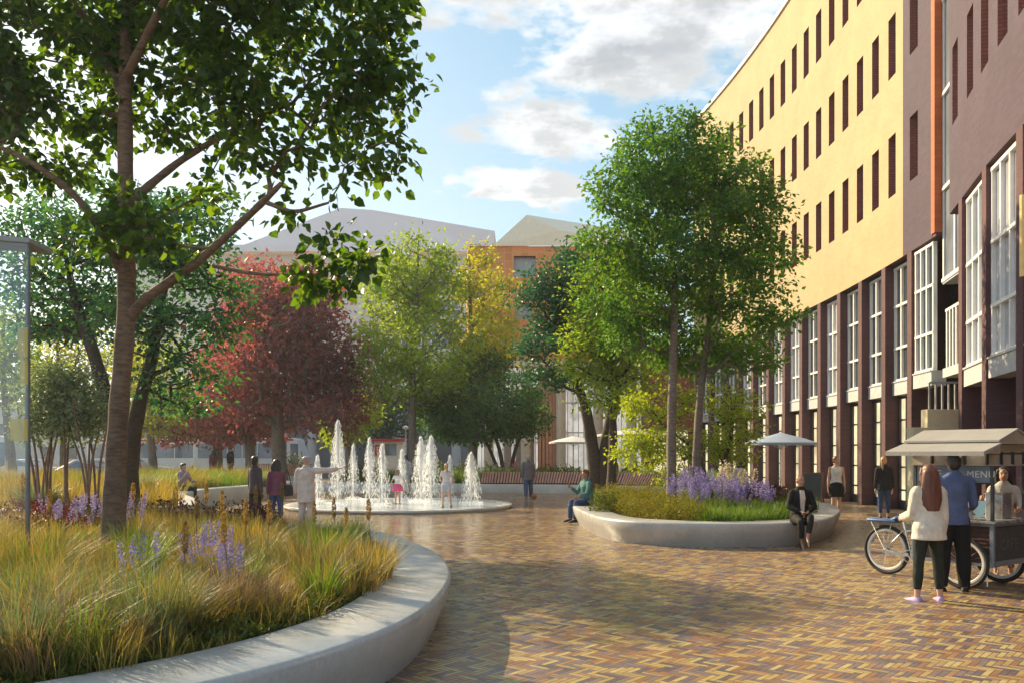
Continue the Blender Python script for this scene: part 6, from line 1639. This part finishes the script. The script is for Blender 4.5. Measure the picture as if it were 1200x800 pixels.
mb.build('banner', M('sky_blue_paper', (.22, .42, .58), .7, .06), sg, smooth=0); sg.rotation_euler.z = R(-145)
mb = MB(); mb.box((0, 0, .006), (.09, .12, .012)); mb.tube([(-.012, 0, .01), (-.012, 0, .25)], .006, 6); mb.build('stand', M_steel, sg, smooth=0)
cup = MB(); cup.lathe([(.030, 0), (.042, .11), (.044, .115), (.044, .125), (.02, .13)], n=16); o = cup.build('paper_cup', M('paper_cup', (.66, .62, .55), .7, .05)); o.location = (gx(1157, 11.75), 11.75, 1.35); tag(o, 'white paper cup held up by the barista', 'cup')
m_ = MB(); m_.box((0, 0, .16), (.26, .22, .32)); m_.box((.0, .0, .33), (.28, .24, .02)); m_.tube([(.10, -.14, .2), (.10, -.17, .12)], .012, 6); m_.box((0, -.16, .02), (.2, .1, .02))
o = m_.build('coffee_machine', M_steel, smooth=30, bevel=.01); o.location = cpt(-.2, .12, .903); o.rotation_euler.z = R(-145); tag(o, 'small steel coffee machine between the counter and the barista', 'coffee machine')

# ------------------------------------------------------------------ parasols, café furniture, board, glass corner
def parasol(lab, loc, w_, zt, mat):
    root = thing('parasol', lab, 'parasol', loc, group='café parasols')
    mb = MB(); n = 8
    prof = [(.03, zt + .02), (.28 * w_, zt - .06), (.62 * w_, zt - .155), (w_, zt - .30)]
    rg = []
    for k_, (r, z) in enumerate(prof):
        ring = []
        for j in range(32):
            a = 2 * math.pi * j / 32; sag = (.5 - .5 * math.cos(a * n)) * .04 * (r / w_)
            ring.append((r * math.cos(a) * (1 - sag * .6), r * math.sin(a) * (1 - sag * .6), z - sag * 0 + 0))
        rg.append(ring)
    mb.rings(rg, cap=False); low = [[(p[0], p[1], p[2] - .02) for p in ring] for ring in rg]
    mb.rings(low, cap=False); mb.rings([rg[-1], [(p[0], p[1], p[2] - .075) for p in rg[-1]]], cap=False)
    cp_ = mb.build('canopy', mat, root, smooth=50)
    mb = MB(); mb.tube([(0, 0, 0), (0, 0, zt)], .035, 10); mb.build('pole', M_alu, root)
    mb = MB(); mb.box((0, 0, .06), (.6, .6, .12)); mb.build('foot', M_grey, root, bevel=.02)
    mb = MB()
    for j in range(8):
        a = 2 * math.pi * j / 8; mb.bar((0, 0, zt - .02), (w_ * .97 * math.cos(a), w_ * .97 * math.sin(a), zt - .325), .018)
        mb.bar((.03 * math.cos(a), .03 * math.sin(a), zt - .5), (w_ * .5 * math.cos(a), w_ * .5 * math.sin(a), zt - .18), .014)
    mb.build('ribs', M_alu, root, smooth=0)
parasol('pale blue-grey parasol standing by the brick arcade, right of the round planter', (gx(915, 27), 27, 0), 1.13, 2.42, M('blue_canvas', (.27, .34, .47), .8, .06))
mp_ = M('white_canvas', (.60, .62, .66), .8, .06)
parasol('far white parasol left of the café guests, behind the dark forked tree', (gx(672, 45), 45, 0), 1.3, 2.7, mp_); parasol('far pale parasol above the seated café guests', (gx(738, 44.5), 44.5, 0), 1.9, 3.05, mp_)
def chair(lab, loc, rz):
    root = thing('cafe_chair', lab, 'chair', loc, rz, 'café chairs under the far parasols')
    m = M('white_chair', (.60, .61, .63), .5, .06)
    mb = MB(); mb.box((0, 0, .45), (.44, .42, .03)); mb.build('seat', m, root, bevel=.01)
    mb = MB(); mb.box((0, .21, .72), (.42, .03, .34)); mb.build('backrest', m, root, bevel=.01)
    for sx in (-.18, .18):
        for sy in (-.17, .19): 
            q = MB(); q.bar((sx, sy, 0), (sx, sy, .9 if sy > 0 else .44), .028); q.build('leg', m, root, smooth=0)
for px, D, c, f, lab, sx in CAFE: chair('white chair under the ' + lab.split(' sitting')[0], (gx(px, D), D + 0.02, 0), f)
for px, D, lab in [(716, 45, 'round café table between the man in dark teal and the woman in wine red'), (741, 45.6, 'round café table behind the olive and mustard guests')]:
    root = thing('cafe_table', lab, 'table', (gx(px, D), D, 0), group='café tables under the far parasols')
    mb = MB(); mb.lathe([(.38, .72), (.40, .73), (.40, .75), (.0, .752)], n=24); mb.build('tabletop', mp_, root)
    mb = MB(); mb.lathe([(.26, 0), (.25, .02), (.035, .05), (.03, .72)], n=16); mb.build('leg', M_dark, root)
# chalk board
cb = thing('chalkboard', 'dark A-frame chalkboard with wooden edge standing by the arcade pillars', 'sign', (11.0, 31.2, 0), -.5)
mb = MB(); ax_t = (Vector((1, 0, 0)), Vector((0, .97, .24)).normalized(), Vector((0, -.24, .97)).normalized())
mb.box((0, -.14, .56), (.62, .03, 1.0), ax=(Vector((1, 0, 0)), Vector((0, .975, -.22)), Vector((0, .22, .975)))); mb.build('board', M_dark, cb, smooth=0)
mb = MB()
for x in (-.33, .33): mb.bar((x, -.27, 0), (x, -.02, 1.1), .05); mb.bar((x, .27, 0), (x, .0, 1.1), .05)
mb.bar((-.33, -.03, 1.07), (.33, -.03, 1.07), .05); mb.build('frame', M('board_wood', (.16, .07, .035), .6, .2), cb, smooth=0)
# glass corner of a pavilion at the left edge
gp = thing('glass_pavilion', 'glass corner with thin roof and pale yellow panes in the grass, leftmost in the photo', 'pavilion', (-5.35, 9.45, 0))
gxx, gyy = gx(34, 9.2), 9.2
bx_, by_ = gx(31, 11.4), 11.4
lx_, ly_ = gx(-190, 8.6), 8.6
ZT = 4.02
mb = MB(); mb.quad((gxx, gyy, .44), (lx_, ly_, .44), (lx_, ly_, ZT), (gxx, gyy, ZT)); mb.quad((gxx, gyy, .44), (bx_, by_, .44), (bx_, by_, ZT), (gxx, gyy, ZT))
mb.build('glass_wall', M_clear, gp, world=True, smooth=0)
mb = MB(); mb.prism([(gxx + .02, gyy - .03), (gxx - .01, gyy + .5), (lx_ - .05, ly_ + .5), (lx_, ly_ - .03)], ZT, ZT + .05); mb.build('roof', M_grey, gp, world=True, smooth=0)
mb = MB()
mb.box((gxx, gyy, (ZT + .42) / 2), (.02, .02, ZT - .42)); q_ = Vector((gxx, gyy, 0)).lerp(Vector((lx_, ly_, 0)), .35); mb.box((q_.x, q_.y, (ZT + .42) / 2), (.016, .016, ZT - .42)); mb.bar((gxx, gyy, .43), (lx_, ly_, .43), .03); mb.bar((gxx, gyy, .43), (bx_, by_, .43), .03); mb.box((bx_, by_, (ZT + .42) / 2), (.02, .02, ZT - .42))
mb.build('edge_profile', M('dark_profile', (.09, .10, .12), .4, .1), gp, world=True, smooth=0)
fm, t, p = newmat('yellow_film')
p.inputs['Base Color'].default_value = (.62, .52, .16, 1); p.inputs['Roughness'].default_value = .3
tr_ = t.new('ShaderNodeBsdfTransparent'); tr_.inputs[0].default_value = (1, .93, .6, 1)
mx = t.new('ShaderNodeMixShader'); mx.inputs[0].default_value = .45
t.l.new(tr_.outputs[0], mx.inputs[1]); t.l.new(p.outputs[0], mx.inputs[2]); t.l.new(mx.outputs[0], t.n['Material Output'].inputs[0])
for (x0, x1, y0, y1) in ((21, 33, 384, 418), (12, 33, 490, 516), (24, 33, 420, 450)):
    mb = MB(); a = at(x0, y1, gyy - .01); b = at(x1, y0, gyy - .01)
    mb.box(((a.x + b.x) / 2, gyy - .012, (a.z + b.z) / 2), (b.x - a.x, .006, b.z - a.z)); mb.build('yellow_pane', fm, gp, world=True, smooth=0)

# ------------------------------------------------------------------ buses and cars on the street
def bus(lab, x0, L, D, front='right', low=False):
    root = thing('bus', lab, 'bus', (x0 + L / 2, D, 0), group='white and red buses at the street')
    H = 3.05; W = 2.5
    wm = M('bus_white', (.66, .67, .70), .35, .05, coat=.3); rm = M('bus_red', (.50, .03, .06), .4, .1); gm = M_glassbus
    hx = L / 2; s = 1 if front == 'right' else -1
    mb = MB(); prof = [(-hx, .35), (hx - .05, .35), (hx, .9), (hx - .10, 1.6), (hx - .55, H - .1), (hx - .8, H), (-hx + .15, H), (-hx, H - .2)]
    P_ = [(x * s, z) for x, z in prof]
    mb.rings([[(x, y, z) for x, z in P_] for y in (-W / 2, W / 2)]); mb.build('body', wm, root, smooth=30, bevel=.06)
    mb = MB(); mb.box((0, -W / 2 - .01, H - .14), (L - 1.6, .03, .16)); mb.build('red_stripe', rm, root, smooth=0)
    mb = MB(); mb.box((-.1 * s, -W / 2 - .012, .45), (L - .6, .03, .14)); mb.build('red_skirt', rm, root, smooth=0)
    n = 6; ww = (L - 1.6) / n
    for i in range(n):
        mb = MB(); mb.box((-hx * .98 * s + s * (.25 + ww * (i + .5)), -W / 2 - .012, 2.05), (ww - .1, .03, 1.15)); mb.build('window', gm, root, smooth=0)
    mb = MB(); mb.box(((hx - .72) * s, -W / 2 - .012, 1.75), (.62, .03, 1.7)); mb.build('door', gm, root, smooth=0)
    for x in (-hx * .55, hx * .52):
        mb = MB(); mb.tube([(x * s, -W / 2 - .04, .48), (x * s, -W / 2 + .25, .48)], .48, 22); w_ = mb.build('wheel', M_tyre, root)
        mb = MB(); mb.tube([(x * s, -W / 2 - .055, .48), (x * s, -W / 2 - .03, .48)], .26, 16); mb.build('rim', M_alu, w_)
M_glassbus = glassmat('bus_glass', (.16, .22, .32), .08)
bus('white bus with red roof stripe, its front by the copper tree trunk', gx(233, 68), gx(316, 68) - gx(233, 68) + 3, 68)
bus('white bus with red skirt, behind the yellow tree at left', gx(110, 72), 12.0, 72)
def car(lab, loc, c, rz=0):
    root = thing('parked_car', lab, 'car', loc, rz, 'cars parked along the street')
    cm = M('paint_' + lab[:6].strip().replace(' ', '_'), c, .3, .03, coat=.6)
    mb = MB(); pr = [(-2.1, .3), (2.1, .3), (2.15, .65), (1.9, .82), (1.0, .92), (.35, 1.42), (-1.1, 1.45), (-1.9, .98), (-2.15, .85)]
    mb.rings([[(x, y * (1 if z < 1 else .82), z) for x, z in pr] for y in (-.88, .88)]); mb.build('body', cm, root, smooth=30, bevel=.05)
    for sg_ in (-1, 1):
        mb = MB(); mb.add([(.88, sg_ * .868, .95), (.30, sg_ * .745, 1.36), (-.98, sg_ * .735, 1.39), (-1.55, sg_ * .868, 1.0)], [[0, 1, 2, 3]]); mb.build('side_window', M_glassbus, root, smooth=0)
    for x in (-1.35, 1.35):
        for y in (-.84, .84):
            mb = MB(); mb.tube([(x, y - .1, .32), (x, y + .1, .32)], .32, 18); w_ = mb.build('wheel', M_tyre, root)
            mb = MB(); mb.tube([(x, y - .12, .32), (x, y + .12, .32)], .19, 12); mb.build('rim', M_alu, w_)
car('silver car between the silver shrub and the dark tree', (gx(112, 50), 50, 0), (.42, .43, .46), .5)
car('white car parked behind the stems of the silver shrub', (gx(45, 58), 58, 0), (.62, .62, .64), .1)
car('grey van-like car parked by the street behind the first bus', (gx(165, 64), 64, 0), (.45, .45, .48), .05)
bus('white bus seen through the glass at the left edge', gx(-85, 60), 6.6, 60)
# kiosk with red roof behind the jets
kk = thing('kiosk', 'small white kiosk with red roof edge and red sign, behind the fountain spray', 'kiosk', (gx(455, 60), 60, 0))
x0, x1 = gx(438, 60), gx(472, 60)
mb = MB(); mb.box(((x0 + x1) / 2, 60.6, 1.35), (x1 - x0, 1.2, 2.7)); mb.build('cabin', M_white, kk, world=True, smooth=0, bevel=.03)
mb = MB(); mb.box(((x0 + x1) / 2, 60.5, 2.78), (x1 - x0 + .3, 1.5, .16)); mb.build('roof', M('kiosk_red', (.50, .03, .07), .5, .1), kk, world=True, smooth=0)
mb = MB(); mb.box((gx(458, 60), 59.97, 2.1), (.8, .05, .8)); mb.build('window', M_glassbus, kk, world=True, smooth=0)
mb = MB(); mb.box((gx(444, 60), 59.96, 2.05), (.55, .05, .75)); sgn_ = mb.build('sign', M('kiosk_red', (.5, .03, .07), .5, .1), kk, world=True, smooth=0)
mb = MB(); o_ = (gx(444, 60), 59.925)
mb.box((o_[0] - .10, o_[1], 2.05), (.07, .02, .5)); mb.box((o_[0] + .03, o_[1], 2.27), (.2, .02, .07)); mb.box((o_[0] + .0, o_[1], 2.07), (.14, .02, .07)); mb.build('emblem', M_white, sgn_, smooth=0)
# thin street lamp between the jets
lp = thing('street_lamp', 'thin pale street lamp pole rising behind the spray beside the man with backpack', 'street lamp', (gx(475.5, 50), 50, 0))
mb = MB(); mb.tube([(0, 0, 0), (0, 0, 3.2)], [.06, .04], 8); mb.build('pole', M_alu, lp)
mb = MB(); mb.lathe([(.05, 3.2), (.22, 3.3), (.20, 3.36), (.03, 3.45)], n=16); mb.build('lamp_head', M_alu, lp)
# a football at the walking man's feet
mb = MB(); mb.ell((0, 0, .11), .11, 14, 10); o = mb.build('ball', M('orange_ball', (.40, .14, .04), .6, .2)); o.location = (gx(626, 33.8), 33.8, 0); tag(o, 'small orange ball on the paving at the feet of the walking man', 'ball')

# ------------------------------------------------------------------ air
hz = MB(); hz.box((0, 95, 20), (420, 240, 42)); hm = bpy.data.materials.new('haze'); hm.use_nodes = True
ht = hm.node_tree; ht.nodes.remove(ht.nodes['Principled BSDF'])
pv = ht.nodes.new('ShaderNodeVolumePrincipled'); pv.inputs['Color'].default_value = (.82, .93, 1, 1); pv.inputs['Density'].default_value = .0006; pv.inputs['Anisotropy'].default_value = .35
ht.links.new(pv.outputs[0], ht.nodes['Material Output'].inputs['Volume'])
ho = hz.build('haze', hm, smooth=0); tag(ho, 'pale summer haze filling the square', 'haze', kind='stuff')
